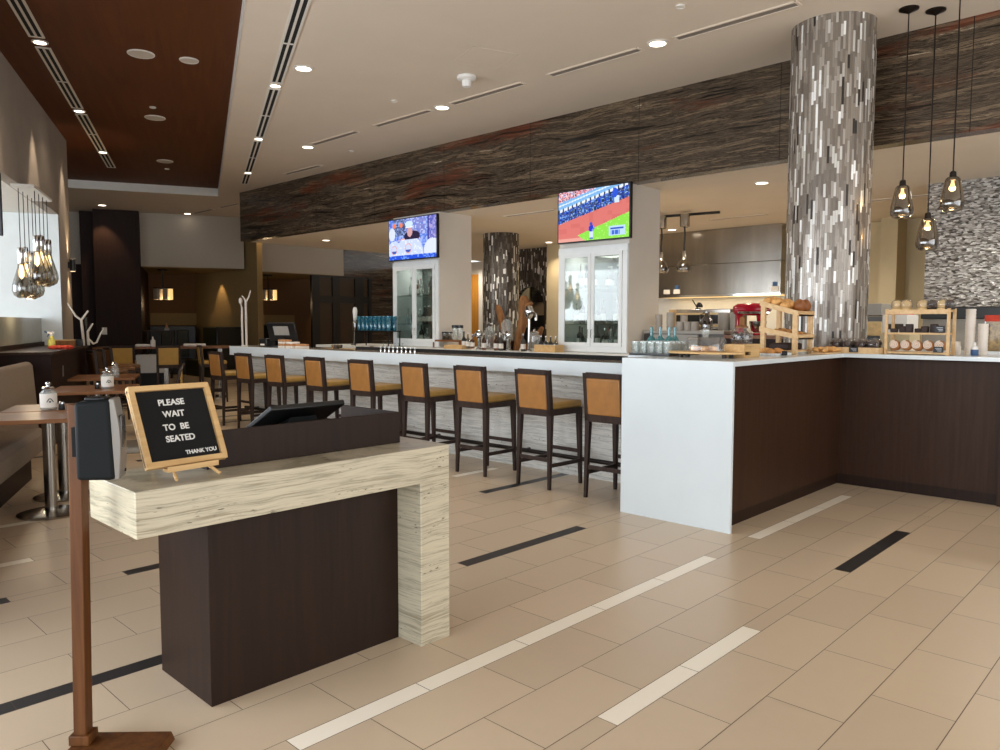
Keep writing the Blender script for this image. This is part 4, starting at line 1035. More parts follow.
t = thing('bar_sink', 'long steel bar sink ledge behind the far half of the bar', 'sink', (6.95, 9.3, 0)); f = MB(); f.box(-.28, .28, -1.6, 1.6, .86, 1.06); f.box(-.30, .30, -1.62, 1.62, 1.06, 1.075); f.build('basin', M['steel'], t, bevel=.006); f = MB(); f.box(-.24, .24, -1.5, 1.5, 0, .86); f.build('stand', M['graydark'], t)
x, y, _ = (7.0, 9.36, 1.202)
t = thing('rolling_pin', 'wooden muddler lying on the steel sink ledge', 'muddler', (7.0, y, 1.115), math.radians(60)); f = MB(); f.tube([(-.16, 0, 0), (-.1, 0, .0), (.1, 0, .0), (.16, 0, 0)], [.02, .038, .038, .02], 10); f.build('shaft', M['driftwood'], t)
for k in range(6):
    px = thing('stemmed_glass', 'upturned stemmed glass on the steel sink ledge, ' + ORD[k] + ' from the beer tap', 'glass', (7.05, y - .22 - k * .09, 1.076), 0, 'upturned glasses on the sink ledge'); f = MB(); f.lathe([(.034, 0), (.04, .04), (.02, .085), (.005, .09), (.005, .13), (.03, .135)], 14, caps=False); f.build('glass', M['glass'], px)
t = thing('white_bar_ledge', 'short white raised ledge at the end of the steel sink', 'ledge', (7.1, 7.4, 0)); f = MB(); f.box(-.2, .2, -.5, .2, 1.03, 1.09); f.box(-.18, .18, -.48, .18, 0, 1.03); f.build('shelf', M['white'], t, bevel=.004)
for k in range(9):
    o = thing('pour_spout', 'small chrome pour spout on the bar drip rail, ' + ORD[k] + ' from the far end', 'pourer', (6.05, 7.9 - k * .085, 1.1455), 0, 'pour spouts on the drip rail'); f = MB(); f.lathe([(.014, 0), (.014, .02), (.008, .03), (.007, .055)], 10); f.build('spout', M['chrome'], o)

# ================================================================= KITCHEN
t = thing('range_hood', 'wide stainless steel range hood hanging above the kitchen line', 'range hood', (14.17, 7.42, 2.055))
H = 1.273
f = MB(); f.box(-.53, .52, -1.48, 1.48, 0, .60); f.box(-.528, .52, -1.48, 1.48, .606, H); f.build('shell', M['steel'], t, bevel=.004)
f = MB(); f.box(-.55, -.53, -1.49, 1.49, -.03, .012); f.build('lip', M['chrome'], t)
f = MB(); f.box(-.42, .4, -1.3, 1.3, -.012, -.004); f.build('light_strip', M['shade'], t)
for k, (px, lb) in enumerate(((8.308, 'small white patch low on the left of the steel hood'), (8.077, 'small blue and white patch low on the left of the steel hood'), (6.042, 'white and blue patch low on the right end of the steel hood'))):  # small white and blue patches low on the hood front
    t = thing('hood_patch', lb, 'card', (13.625, px, 2.1), 0, 'small patches on the hood')
    f = MB(); f.box(0, .008, -.07, .07, 0, .09); f.build('card', M['paper'], t)
    if k: f = MB(); f.box(-.001, .007, -.04, .04, .09, .17); f.build('picture', M['blueplastic'], t)
t = thing('kitchen_line', 'steel kitchen work line below the range hood', 'counter', (14.2, 7.3, 0)); f = MB(); f.box(-.5, .46, -2, 2, .84, .9); f.build('top', M['steel'], t); f = MB(); f.box(-.45, .46, -2, 2, 0, .84); f.build('carcass', M['graydark'], t)
t = thing('pizza_oven_hood', 'dark metal flue hood inside the arched mosaic oven mouth', 'hood', (14.6, 12.45, 1.7)); f = MB(); f.taper((0, 0, 0, .34, .42), (0, 0, .32, .2, .18)); f.taper((0, 0, .32, .2, .18), (0, 0, .9, .2, .18)); f.build('hood', M['steel'], t); f = MB(); f.box(-.3, .3, -.44, .44, -1.7, -.3); f.build('oven_body', M['black'], t)
# console behind the pastry counter
CZ = 1.41
t = thing('kitchen_console', 'grey stepped kitchen console behind the pastry counter', 'console', (9.05, 4.6, 0))
f = MB(); f.box(-.33, .33, -.1, 1.07, 1.37, CZ); f.build('upper_shelf', M['gray'], t, bevel=.003); f = MB(); f.box(-.3, .33, -.1, 1.07, .02, 1.37); f.build('cabinet', M['graydark'], t)
f = MB(); f.box(-.34, .33, -1.15, -.1, 1.32, 1.36); f.build('lower_shelf', M['tablewood'], t); f = MB(); f.box(-.3, .33, -1.15, -.1, .02, 1.32); f.build('lower_cabinet', M['darkbox'], t)
f = MB(); f.box(-.345, -.30, .25, .9, 1.20, 1.36); f.build('drawer_front', M['gray'], t, bevel=.003)
def cyl_stack(x, y, z, r, h, n, mat, label, group):
    t = thing('cup_stack', label, 'cups', (x, y, z), 0, group)
    f = MB(); f.lathe([(r * .92, 0), (r, h * .25), (r * .92, h * .26)] + [(r * (1 if k % 2 else .96), h * (.26 + .74 * (k + 1) / n)) for k in range(n)] + [(.001, h)], 16); f.build('cups', M[mat], t)
for k, (px, pyb, top, r, mt, lb) in enumerate(((663, 328, 311, .048, 'graycup', 'tall grey cup stack nearest the pier on the kitchen console'), (670.5, 328, 306, .05, 'lightwood', 'tallest wooden cup stack on the kitchen console'), (674.5, 328, 309, .055, 'graycup', 'tall grey cup stack in front of the tallest stack on the console'), (682, 328, 312, .05, 'graycup', 'grey cup stack half hidden behind the mugs on the console'))):
    yy = [5.537, 5.421, 5.36, 5.247][k]
    cyl_stack(8.95 + (.1 if k in (1, 3) else -.05), yy, CZ + .001, r, (pyb - top) * .0125, 10, mt, lb, 'cup stacks on the kitchen console')
for k, px in enumerate([5.152, 5.043, 4.943]):
    t = thing('mug', 'plain grey mug on the kitchen console, ' + ORD[k] + ' from the pier', 'mug', (8.8, px, CZ + .001), 0, 'grey mugs on the console'); f = MB(); f.lathe([(.045, 0), (.05, .01), (.05, .115), (.045, .115), (.044, .012), (.001, .01)], 18, caps=False); f.build('body', M['graycup'], t); f = MB(); f.tube([(.03, .045, .09), (.035, .085, .085), (.035, .09, .05), (.03, .048, .03)], .008, 6); f.build('handle', M['graycup'], t)
t = thing('toaster_oven', 'steel countertop toaster oven on the kitchen console', 'oven', (9.85, 5.281, 0))
f = MB(); f.box(-.25, .25, -.42, .42, 1.42, 1.70); f.build('body', M['steel'], t, bevel=.008); f = MB(); f.box(-.262, -.25, -.34, .40, 1.50, 1.62); f.build('glass_door', M['black'], t); f = MB(); f.box(-.275, -.262, -.36, .40, 1.625, 1.65); f.build('door_handle', M['cookie'], t)
f = MB(); f.box(-.262, -.25, -.34, .40, 1.46, 1.485); f.build('tray', M['cookie'], t); f = MB(); f.box(-.25, .25, -.42, .42, 0, 1.419); f.build('stand', M['graydark'], t)
for k, (px, lb) in enumerate(((4.799, 'grey steel canister in front of the toaster oven, left one'), (4.631, 'grey steel canister beside the red stand mixer'))):
    t = thing('canister', lb, 'canister', (9.3, px, 1.361)); f = MB(); f.lathe([(.075, 0), (.078, .01), (.078, .27), (.07, .285), (.001, .29)], 20); f.build('body', M['gray'], t)
t = thing('oil_carafe', 'clear glass carafe standing before the toaster oven', 'carafe', (8.86, 4.806, CZ + .001)); f = MB(); f.lathe([(.07, 0), (.075, .02), (.07, .14), (.03, .2), (.035, .25)], 18, caps=False); f.build('glass', M['palesmoke'], t); f = MB(); f.tube([(0, .03, .23), (0, .1, .2), (0, .09, .08), (0, .07, .06)], .008, 6); f.build('handle', M['palesmoke'], t)
t = thing('wall_lamp', 'small dark gooseneck lamp above the toaster oven', 'lamp', (9.85, 5.488, 1.701)); f = MB(); f.lathe([(.04, 0), (.04, .02)], 14); f.tube([(0, 0, .01), (0, .05, .08), (0, .09, .14)], .008, 6); f.build('arm', M['black'], t); f = MB(); f.lathe([(.02, .10), (.05, .06), (.05, .03)], 14, c=(0, -.02, 0)); f.build('head', M['black'], t)
# stand mixer
yy = 4.14
t = thing('stand_mixer', 'glossy red stand mixer with a chrome band behind the pastries', 'stand mixer', (8.84, yy + .06, 1.361), math.radians(-47))
f = MB(); f.tube([(-.225, 0, .305), (-.215, 0, .305), (-.17, 0, .31), (0, 0, .315), (.14, 0, .31), (.19, 0, .305), (.21, 0, .305)], [.02, .05, .07, .078, .074, .062, .03], 20); f.build('head_shell', M['red'], t)
f = MB(); f.tube([(-.205, 0, .275), (.205, 0, .275)], [.028, .028], 4); f.box(-.19, .19, -.081, .081, .258, .288); f.build('chrome_band', M['chrome'], t, bevel=.004)
f = MB(); f.taper((-.145, 0, .02, .042, .055), (-.155, 0, .25, .036, .045)); f.box(-.2, .16, -.1, .1, 0, .028); f.build('pedestal', M['red'], t, bevel=.012)
f = MB(); f.lathe([(.03, .14), (.045, .18), (.05, .24)], 16, c=(.11, 0, 0)); f.build('beater_hub', M['red'], t)
f = MB(); f.lathe([(.05, .03), (.085, .06), (.1, .14), (.103, .17), (.1, .17)], 22, c=(.08, 0, 0), caps=False); f.build('mixing_bowl', M['steel'], t)
f = MB(); f.lathe([(.026, 0), (.026, .035), (.018, .045)], 12); kn = f.build('attachment_knob', M['chrome'], t, loc=(.19, 0, .31)); kn.rotation_euler = (0, PI / 2, 0)
# far right kitchen things behind the pastry rack
t = thing('back_appliance', 'long black countertop appliance below the silver mosaic wall', 'appliance', (10.6, 2.1, 0)); f = MB(); f.box(-.3, .4, -1.2, .62, 1.56, 1.70); f.build('black_body', M['black'], t, bevel=.01); f = MB(); f.box(-.26, .4, -1.2, .6, .02, 1.56); f.build('grey_cabinet', M['gray'], t)
t = thing('label_printer', 'small white and grey label printer behind the dessert rack', 'printer', (9.2, 2.632, 0)); f = MB(); f.box(-.2, .2, -.13, .13, 1.40, 1.60); f.build('body', M['whiteplastic'], t, bevel=.01); f = MB(); f.box(-.205, -.2, -.09, .09, 1.44, 1.5); f.build('slot', M['smoke'], t); f = MB(); f.box(-.1, .1, -.11, .11, 1.60, 1.612); f.build('lid', M['redcloth'], t); f = MB(); f.box(-.18, .2, -.15, .15, .02, 1.399); f.build('stand', M['cream'], t)
t = thing('steel_cabinet', 'grey and white stacked kitchen cabinet right of the large tiled column', 'cabinet', (9.9, 3.152, 0)); f = MB(); f.box(-.3, .3, -.2, .2, 1.60, 1.74); f.build('upper_box', M['gray'], t, bevel=.006); f = MB(); f.box(-.3, .3, -.2, .2, 1.36, 1.52); f.build('cream_box', M['cookie'], t, bevel=.006); f = MB(); f.box(-.31, .3, -.22, .22, 1.53, 1.59); f.build('dark_shelf', M['graydark'], t); f = MB(); f.box(-.27, .3, -.2, .2, .02, 1.35); f.build('base', M['black'], t)

# ================================================================= ON THE PASTRY COUNTER
ZT = 1.2325
t = thing('glass_tray', 'black tray carrying rows of clear tumblers at the corner of the white counter', 'tray', (5.72, 3.5, ZT)); f = MB(); f.box(-.25, .25, -.20, .195, 0, .008); f.box(-.25, .25, -.20, -.19, .008, .02); f.box(-.25, -.24, -.19, .195, .008, .02); f.build('tray', M['black'], t, bevel=.002)
for r in range(5):
    for c in range(6):
        g = thing('tumbler', 'clear dimpled tumbler, ' + ORD[c] + ' from the counter end in row ' + ORD[r] + ' from the dark panel side', 'glass', (5.72 - .2 + c * .08, 3.5 - .15 + r * .078, ZT + .0085), 0, 'clear tumblers on the black tray')
        if r == 0 and c == 0:
            f = MB(); f.lathe([(.028, 0), (.034, .012), (.031, .03), (.036, .045), (.032, .062), (.037, .08), (.036, .108), (.033, .108), (.033, .08), (.026, .01), (.001, .008)], 14, caps=False); gm = f.build('glass', M['glass'], g)
        else:
            o = gm.copy(); COL.objects.link(o); o.parent = g
for k, (px, x) in enumerate(((651, 6.1), (658.5, 6.12), (666, 6.05), (671, 6.2))):
    yv = x * (.635, .6194, .6045, .5945)[k]
    bottle('flask', .235, .045, M['teal'], M['teal'], 'small teal glass bottle behind the tumblers, ' + ORD[k] + ' from the pier', (x, yv, ZT), 'teal bottles')
# domed cake board
t = thing('cake_board', 'oval light wood serving board on low feet beside the tumbler tray', 'board', (5.50, 2.99, ZT), math.radians(6))
f = MB(); f.prism([(.15 * math.cos(a), .31 * math.sin(a)) for a in [2 * PI * i / 32 for i in range(32)]], .03, .046); f.build('board', M['lightwood'], t, bevel=.003)
f = MB()
for sx, sy in ((-.07, -.18), (.07, -.18), (-.07, .18), (.07, .18)): f.lathe([(.018, 0), (.018, .03)], 10, c=(sx, sy, 0))
f.build('feet', M['darkmetal'], t)
t = thing('glass_dome', 'clear glass cake dome with a faceted knob covering the croquettes', 'cake dome', (5.53, 3.01, ZT + .0465))
f = MB(); f.lathe([(.160, 0), (.166, .005), (.160, .012), (.160, .09), (.145, .11), (.03, .116)], 32, caps=False); f.build('dome', M['film'], t)
f = MB(); f.lathe([(.028, .112), (.02, .122), (.034, .145), (.034, .17), (.018, .182), (.001, .184)], 10); f.build('knob', M['glass'], t)
for k in range(7):
    a = k * .9; r = .09 if k < 6 else 0
    o = thing('croquette', 'small golden croquette under the glass dome, ' + ORD[k] + ' around the board', 'pastry', (5.52 + r * math.cos(a), 3.01 + r * math.sin(a), ZT + .0465 + .022), a, 'croquettes under the dome'); f = MB(); f.ell((0, 0, 0), .034, .024, .022, 12, 8, jit=.06, seed=k); f.build('crust', M['bread2'], o)
# riser and candy jar
t = thing('wooden_riser', 'slotted light wood riser carrying the candy jar', 'riser', (5.77, 2.815, ZT)); f = MB(); f.box(-.14, .14, -.085, .085, .085, .105); f.box(-.14, -.115, -.085, .085, 0, .085); f.box(.115, .14, -.085, .085, 0, .085); f.box(-.115, .115, .06, .085, 0, .085)
f.box(-.115, -.02, -.085, -.07, .0, .02); f.box(-.115, -.02, -.085, -.07, .045, .085); f.box(-.02, .115, -.085, -.06, 0, .085); f.build('riser', M['lightwood'], t, bevel=.003)
t = thing('candy_jar', 'wide clear jar of dark wrapped candies with a wooden stopper', 'jar', (5.76, 2.815, ZT + .1055)); f = MB(); f.lathe([(.08, 0), (.088, .01), (.088, .09), (.07, .115), (.072, .13)], 8, caps=False); f.lathe([(.001, .002), (.08, .002)], 8, caps=False); f.build('body', M['film'], t)
f = MB(); f.lathe([(.05, .125), (.05, .14), (.02, .15), (.022, .19), (.016, .215), (.001, .22)], 14); f.build('stopper', M['driftwood'], t)
f = MB(); rj = random.Random(2)
for k in range(46): f.ell((rj.uniform(-.057, .057), rj.uniform(-.057, .057), .02 + rj.random() * .07), .018, .014, .012, 8, 5, mi=k % 2)
o = f.build('candies', [M['choc'], M['silver']], t); o['kind'] = 'stuff'
# pastry tray and tags
t = thing('pastry_tray', 'small white tray of folded pastries between two black tag holders', 'tray', (6.36, 2.83, ZT)); crate(MB(), .22, .30, .018, .006).build('tray', M['white'], t, bevel=.002)
for k, (dx, dy) in enumerate(((-.09, -.03), (0, .03), (.09, -.02), (-.06, .06), (.06, .07))):
    o = thing('folded_pastry', 'golden folded pastry in the small white tray, ' + ORD[k] + ' from the counter end', 'pastry', (6.36 + dx, 2.83 + dy, ZT + .027), k * .7, 'folded pastries'); f = MB(); f.ell((0, 0, 0), .06, .035, .024, 14, 8, jit=.1, seed=k); f.ell((.01, .005, .018), .04, .02, .014, 10, 6, jit=.1, seed=k + 9); f.build('crust', M['bread2' if k % 2 else 'bread'], o)
def tagcard(name, label, loc, w=.05, h=.035, rz=0, words=True):
    t = thing(name, label, 'price tag', loc, rz, 'black price tags'); f = MB(); f.box(-.006, .006, -w / 2, w / 2, 0, h); f.build('card', M['tag'], t, bevel=.001)
    if words:
        f = MB()
        for j in range(3): f.box(-.0072, -.006, -w * .36, w * (.3 - .12 * j), h * (.68 - .22 * j), h * (.68 - .22 * j) + h * .07)
        f.build('chalk_lines', M['chalk'], t)
for lb, x, y in (('small black tag roll at the left of the folded pastries', 6.12, 2.86), ('small black tag roll at the right of the folded pastries', 6.30, 2.695)):
    t = thing('tag_holder', lb, 'tag holder', (x, y, ZT + .02), math.radians(30), 'black tag rolls'); f = MB(); f.tube([(0, -.022, 0), (0, .022, 0)], .019, 16); f.build('roll', M['tag'], t); f = MB(); f.tube([(0, -.0235, 0), (0, .0235, 0)], .011, 12); f.build('core', M['chalk'], t)
# slanted bread rack
t = thing('bread_rack', 'slanted two-tier light wood bread rack before the large tiled column', 'rack', (6.76, 2.87, ZT))
X0, X1, Y0, Y1 = -.165, .165, -.14, .15
f = MB()
for x in (X0, X1):
    f.box(x - .018, x + .018, Y0 - .02, Y0 + .02, 0, .36); f.box(x - .018, x + .018, Y1 - .02, Y1 + .02, 0, .44)
f.build('posts', M['palewood'], t, bevel=.002)
def tilted(z0, z1, th=.014, lip=.03):
    m = MB(); vs = []
    for (y, z) in ((Y0 - .03, z0), (Y1 + .03, z1)):
        for x in (X0 - .02, X1 + .02):
            vs += [(x, y, z), (x, y, z + th)]
    m.add(vs, [(0, 1, 3, 2), (4, 6, 7, 5), (0, 4, 5, 1), (2, 3, 7, 6), (1, 5, 7, 3), (0, 2, 6, 4)])
    for x in (X0 - .02, X1 + .005):
        o = [(x, Y0 - .03, z0 + th), (x + .015, Y0 - .03, z0 + th), (x, Y1 + .03, z1 + th), (x + .015, Y1 + .03, z1 + th)]; m.add(o + [(a, b, c + lip) for a, b, c in o], [(0, 2, 3, 1), (4, 5, 7, 6), (0, 1, 5, 4), (2, 6, 7, 3), (0, 4, 6, 2), (1, 3, 7, 5)])
    m.box(X0, X1, Y0 - .03, Y0 - .015, z0, z0 + th + lip); return m
tilted(.335, .43).build('upper_shelf', M['palewood'], t); tilted(.13, .20).build('lower_shelf', M['palewood'], t)
f = MB(); f.box(X0, X1, Y0, Y1, .02, .035); f.build('bottom_shelf', M['palewood'], t)
def on_rack(x, y, lo):
    q = (y - Y0 + .03) / (Y1 - Y0 + .06); return (6.76 + x, 2.87 + y, ZT + ((.13 + .07 * q) if lo else (.335 + .095 * q)) + .014)
for k in range(9):
    x = -.115 + .105 * (k % 3); y = -.02 + .075 * (k // 3)
    p = on_rack(x, y, False); o = thing('bread_roll', 'pale flour-dusted bread roll on the top tier of the bread rack, ' + ORD[k % 3] + ' in row ' + ORD[k // 3], 'bread', (p[0], p[1], p[2] + .036 + .012 * (k % 2)), k, 'bread rolls on the top tier')
    f = MB(); f.ell((0, 0, 0), .062, .04, .036, 16, 9, jit=.05, seed=k); f.build('crust', M['bread2'], o); f = MB(); f.ell((0, 0, .012), .045, .018, .028, 10, 6); f.build('scored_top', M['bread'], o)
for k in range(2):
    p = on_rack(-.0 + .125 * k, -.105, False); o = thing('round_loaf', 'shiny brown round loaf at the front lip of the bread rack, ' + ('left' if k == 0 else 'right') + ' of the pair', 'bread', (p[0], p[1], p[2] + .06), 0, 'brown round loaves')
    f = MB(); f.ell((0, 0, 0), .066, .05, .06, 18, 10, jit=.03, seed=k); f.build('crust', M['crust_dark'], o)
for k in range(8):
    x = -.115 + .075 * (k % 4); y = -.06 + .11 * (k // 4); p = on_rack(x, y, True)
    o = thing('danish', 'small glazed danish on the lower tier of the bread rack, ' + ORD[k % 4] + ' in the ' + ('front' if k < 4 else 'back') + ' row', 'pastry', (p[0], p[1], p[2] + .017), k, 'danishes on the lower tier'); f = MB(); f.ell((0, 0, 0), .038, .036, .018, 12, 7, jit=.08, seed=k); f.build('crust', M['bread'], o); f = MB(); f.ell((0, 0, .012), .02, .02, .01, 8, 5); f.build('filling', M['choc' if k % 2 else 'cookie'], o)
for k in range(3):
    o = thing('dark_loaf', 'dark cake loaf on the bottom of the bread rack, ' + ORD[k] + ' from the counter end', 'cake', (6.655 + k * .105, 2.88, ZT + .065), 0, 'cake loaves'); f = MB(); f.box(-.045, .045, -.09, .09, -.029, .03); f.build('cake', M['choc'], o, bevel=.012)
# croissant board
t = thing('serving_board', 'thin pale board of croissants in front of the large tiled column', 'board', (6.98, 2.61, ZT)); f = MB(); f.box(-.18, .18, -.072, .072, 0, .012); f.build('board', M['palewood'], t, bevel=.003)
for k in range(6):
    o = thing('croissant', 'golden croissant on the thin pale board, ' + ORD[k] + ' from the bread rack', 'croissant', (6.86 + (k % 3) * .12, 2.578 + .066 * (k // 3), ZT + .012 + .024), .5 + k, 'croissants on the board'); f = MB()
    f.tube([(-.055, .018, -.006), (-.03, -.004, 0), (0, -.012, .003), (.03, -.004, 0), (.055, .018, -.006)], [.008, .02, .025, .02, .008], 10); f.build('crust', M['bread2'], o)
# muffin crate
t = thing('muffin_crate', 'long low light wood crate of wrapped chocolate muffins', 'crate', (7.275, 2.45, ZT)); crate(MB(), .46, .2, .055).build('box', M['palewood'], t, bevel=.002)
for k in range(8):
    c = k % 4; r = k // 4
    o = thing('chocolate_muffin', 'film-wrapped chocolate muffin in the low crate, ' + ORD[c] + ' from the column in the ' + ('front' if r == 0 else 'back') + ' row', 'muffin', (7.232 + r * .09, 2.61 - c * .107, ZT + .022), 0, 'wrapped chocolate muffins'); f = MB(); f.lathe([(.03, 0), (.04, .05), (.052, .06), (.048, .08), (.025, .1), (.001, .105)], 16); f.build('cake', M['choc'], o)
    f = MB(); f.ell((0, 0, .06), .052, .052, .058, 12, 8, jit=.08, seed=k); f.build('film_wrap', M['film'], o)
tagcard('price_tag', 'black chalk price tag clipped on the muffin crate', (7.166, 2.43, ZT + .012), .075, .045)
# dessert rack
t = thing('dessert_rack', 'three-level light wood dessert rack near the paper cups', 'rack', (7.39, 1.955, ZT)); W = .245; Dp_ = .105
for s in (-1, 1):
    for x in (-Dp_, Dp_ - .024):
        f = MB(); f.box(x, x + .024, s * W - .012, s * W + .012, 0, .40); f.build('post', M['palewood'], t, bevel=.002)
for z, nm in ((.372, 'top_shelf'), (.175, 'middle_shelf'), (.006, 'bottom_shelf')):
    f = MB(); f.box(-Dp_, Dp_, -W + .0125, W - .0125, z, z + .016)
    if z > .3: f.box(-Dp_ - .012, -Dp_, -W, W, z - .02, z + .02)
    f.build(nm, M['palewood'], t, bevel=.002)
for k, (y, mt) in enumerate(((.20, 'cookie'), (.12, 'cookie'), (-.02, 'cookie'), (-.10, 'choc'), (-.18, 'cookie'), (-.235, 'choc'))):
    o = thing('wrapped_treat', ('pale' if mt == 'cookie' else 'chocolate') + ' treat in clear film on top of the dessert rack, ' + ORD[k] + ' from the column', 'pastry', (7.37, 1.95 + y * .95, ZT + .389), k, 'wrapped treats on the rack top'); f = MB()
    for q in range(3): f.lathe([(.042, .018 * q + .002), (.045, .018 * q + .015), (.001, .018 * q + .018)], 14)
    f.ell((0, 0, .055), .042, .042, .030, 12, 7, jit=.2, seed=k)
    f.build('stack', M[mt], o); f = MB(); f.ell((0, 0, .045), .054, .054, .048, 12, 8, jit=.15, seed=k); f.build('film_wrap', M['film'], o)
for k in range(7):
    o = thing('brownie', 'dark chocolate brownie on the middle shelf of the dessert rack, ' + ORD[k] + ' from the column', 'brownie', (7.35 + .04 * (k % 2), 1.955 + .195 - k * .062, ZT + .192), 0, 'brownies on the middle shelf'); f = MB(); f.box(-.028, .028, -.028, .028, 0, .035 + .02 * (k % 3)); f.build('cake', M['choc'], o, bevel=.008)
for k in range(5):
    o = thing('cinnamon_roll', 'large iced cinnamon roll in the bottom of the dessert rack, ' + ORD[k] + ' from the column', 'pastry', (7.38, 1.955 + .18 - k * .09, ZT + .0225 + .046), 0, 'iced cinnamon rolls'); o.rotation_euler = (0, -PI / 2 + .25, 0); f = MB(); f.lathe([(.04, 0), (.044, .02), (.043, .06), (.03, .08), (.001, .082)], 18); f.build('roll', M['icing'], o)
    sp = [(.038 * (1 - q / 26) * math.cos(q * .7), .038 * (1 - q / 26) * math.sin(q * .7), .076 + .006 * (q / 26)) for q in range(24)]; f = MB(); f.tube(sp, .0045, 6); f.build('icing_swirl', M['paper'], o)
tagcard('price_tag', 'black chalk price tag on the middle shelf of the dessert rack', (7.27, 1.77, ZT + .192), .075, .06)
tagcard('price_tag', 'black chalk price tag at the bottom of the dessert rack', (7.27, 1.775, ZT + .0235), .075, .05)
# cups and snack box
def paper_cups(label, x, y, h, r, n):
    t = thing('paper_cup_stack', label, 'cups', (x, y, ZT), 0, 'paper cup stacks'); f = MB(); pr = [(r * .9, 0)]
    for k in range(n):
        z = h * (k + 1) / n; pr += [(r, z - .006), (r * .93, z)]
    f.lathe(pr + [(.001, h)], 18); f.build('cups', M['cup'], t); f = MB(); f.lathe([(r * 1.06, h * .30), (r * 1.06, h * .31)], 18); f.build('rim', M['cup'], t)
paper_cups('tallest stack of white paper cups right of the dessert rack', 7.8, 1.655, .40, .041, 14)
paper_cups('medium stack of white paper cups next to the snack box', 7.8, 1.555, .27, .041, 9)
paper_cups('short stack of white paper cups beside the dessert rack side panel', 7.8, 1.765, .11, .04, 4)
paper_cups('small low stack of white paper cups beside the tallest stack', 7.68, 1.73, .07, .036, 3)
t = thing('hand_gel_bottle', 'small clear bottle with a navy base before the cup stacks', 'bottle', (7.5, 1.553, ZT)); f = MB(); f.lathe([(.028, 0), (.03, .005), (.03, .05)], 14); f.build('label_band', M['blueplastic'], t); f = MB(); f.lathe([(.03, .05), (.026, .07), (.01, .085), (.01, .11)], 14); f.build('neck', M['whiteplastic'], t)
t = thing('snack_box', 'clear box of snack mix with a red lid tab at the right edge', 'box', (7.95, 1.36, ZT)); f = MB()
for x in (-.13, .122):
    for y in (-.19, .182): f.box(x, x + .008, y, y + .008, .03, .33)
f.build('box_edges', M['glass'], t); f = MB(); f.box(-.124, .124, -.184, .184, .03, .31); f.build('snack_mix', M['snack'], t); f = MB(); f.box(-.135, .1, .06, .192, .29, .345); f.build('lid_tab', M['redcloth'], t); f = MB(); f.box(-.15, .15, -.2, .2, -.0, .028); f.build('base', M['white'], t)

# ================================================================= DINING WING
def dn(name, label, cat, e_, n_, z=0, group=None, rz=0): return thing(name, label, cat, D(e_, n_, z), DROT + rz, group)
# banquette: local x = n, y = e
t = dn('banquette', 'long taupe upholstered banquette along the left wall', 'banquette', 7.4, -1.85)
def rounded(mb, prof, y0, y1):
    n = len(prof); vs = [(x, y0, z) for x, z in prof] + [(x, y1, z) for x, z in prof]
    return mb.add(vs, [tuple(range(n)), tuple(range(2 * n - 1, n - 1, -1))] + [(i, n + i, n + (i + 1) % n, (i + 1) % n) for i in range(n)])
for k, (a, b) in enumerate(((-3.4, -1.0), (-.995, 1.0), (1.005, 2.95))):
    rounded(MB(), [(-.13, .1), (.04, .1), (.03, .5), (.0, 1.0), (-.03, 1.045), (-.1, 1.045), (-.13, 1.0)], a, b).build('backrest', M['fabric'], t, bevel=.03, seg=3)
for k, (a, b) in enumerate(((-3.4, -1.2), (-1.195, 1.05))):
    rounded(MB(), [(.03, .28), (.40, .26), (.44, .34), (.43, .45), (.38, .49), (.03, .47)], a, b).build('seat', M['fabric'], t, bevel=.03, seg=3)
f = MB(); f.box(-.13, .30, -3.4, 1.0, 0, .28); f.build('plinth', M['darkbox'], t)
# tables
def table(label, e_, n_, w, d, z, group, base=True):
    t = dn('dining_table', label, 'table', e_, n_, 0, group)
    f = MB(); f.box(-w / 2, w / 2, -d / 2, d / 2, z - .032, z); f.build('tabletop', M['tablewood'], t, bevel=.004)
    f = MB(); f.lathe([(.045, .02), (.045, z - .05), (.12, z - .035)], 20); f.build('column', M['steel'], t)
    f = MB(); f.lathe([(.235, 0), (.24, .012), (.20, .022), (.05, .035)], 28); f.build('disc_base', M['steel'], t)
    return t
TG = 'small wood tables along the banquette'
table('small wood table with steel disc base nearest the camera beside the banquette', 6.80, -1.13, .80, .60, .78, TG)
table('small wood table pushed against the nearest one beside the banquette', 7.44, -1.13, .80, .60, .78, TG)
table('wood table in the middle of the row beside the service station', 9.45, -1.10, .82, .95, .78, TG)
table('wood table farthest down the banquette row near the high stools', 11.55, -1.22, .78, .9, .78, TG)
def canister(e_, n_, label):
    t = dn('sugar_canister', label, 'canister', e_, n_, .7805, 'labelled canisters'); t.scale = (1.14, 1.14, 1.14)
    f = MB(); f.lathe([(.05, 0), (.055, .012), (.055, .125), (.035, .145), (.035, .152)], 20); f.build('glass_body', M['glass'], t)
    f = MB(); f.lathe([(.056, .02), (.056, .12)], 20, caps=False); f.build('paper_label', M['paper'], t)
    k = MB(); a = [(-.035 + .07 * q / 8, .06 + .025 * math.sin(PI * q / 8)) for q in range(9)]
    k.tube([(x * .6, -.0575 - .0, z) for x, z in a], .003, 5); k.ell((0, -.057, .062), .008, .003, .006, 8, 5)
    k.build('label_emblem', M['black'], t).rotation_euler = (0, 0, .32)
    f = MB(); f.lathe([(.04, .152), (.042, .16), (.036, .168), (.012, .172), (.014, .18)], 18); f.ell((0, 0, .192), .018, .018, .014, 10, 6); f.build('lid', M['chrome'], t)
def shakerpot(e_, n_, label):
    t = dn('pepper_shaker', label, 'shaker', e_, n_, .7805, 'dark pepper shakers'); f = MB(); f.lathe([(.024, 0), (.026, .005), (.02, .05)], 14); f.build('body', M['black'], t); f = MB(); f.lathe([(.021, .05), (.02, .065), (.001, .07)], 14); f.build('cap', M['chrome'], t)
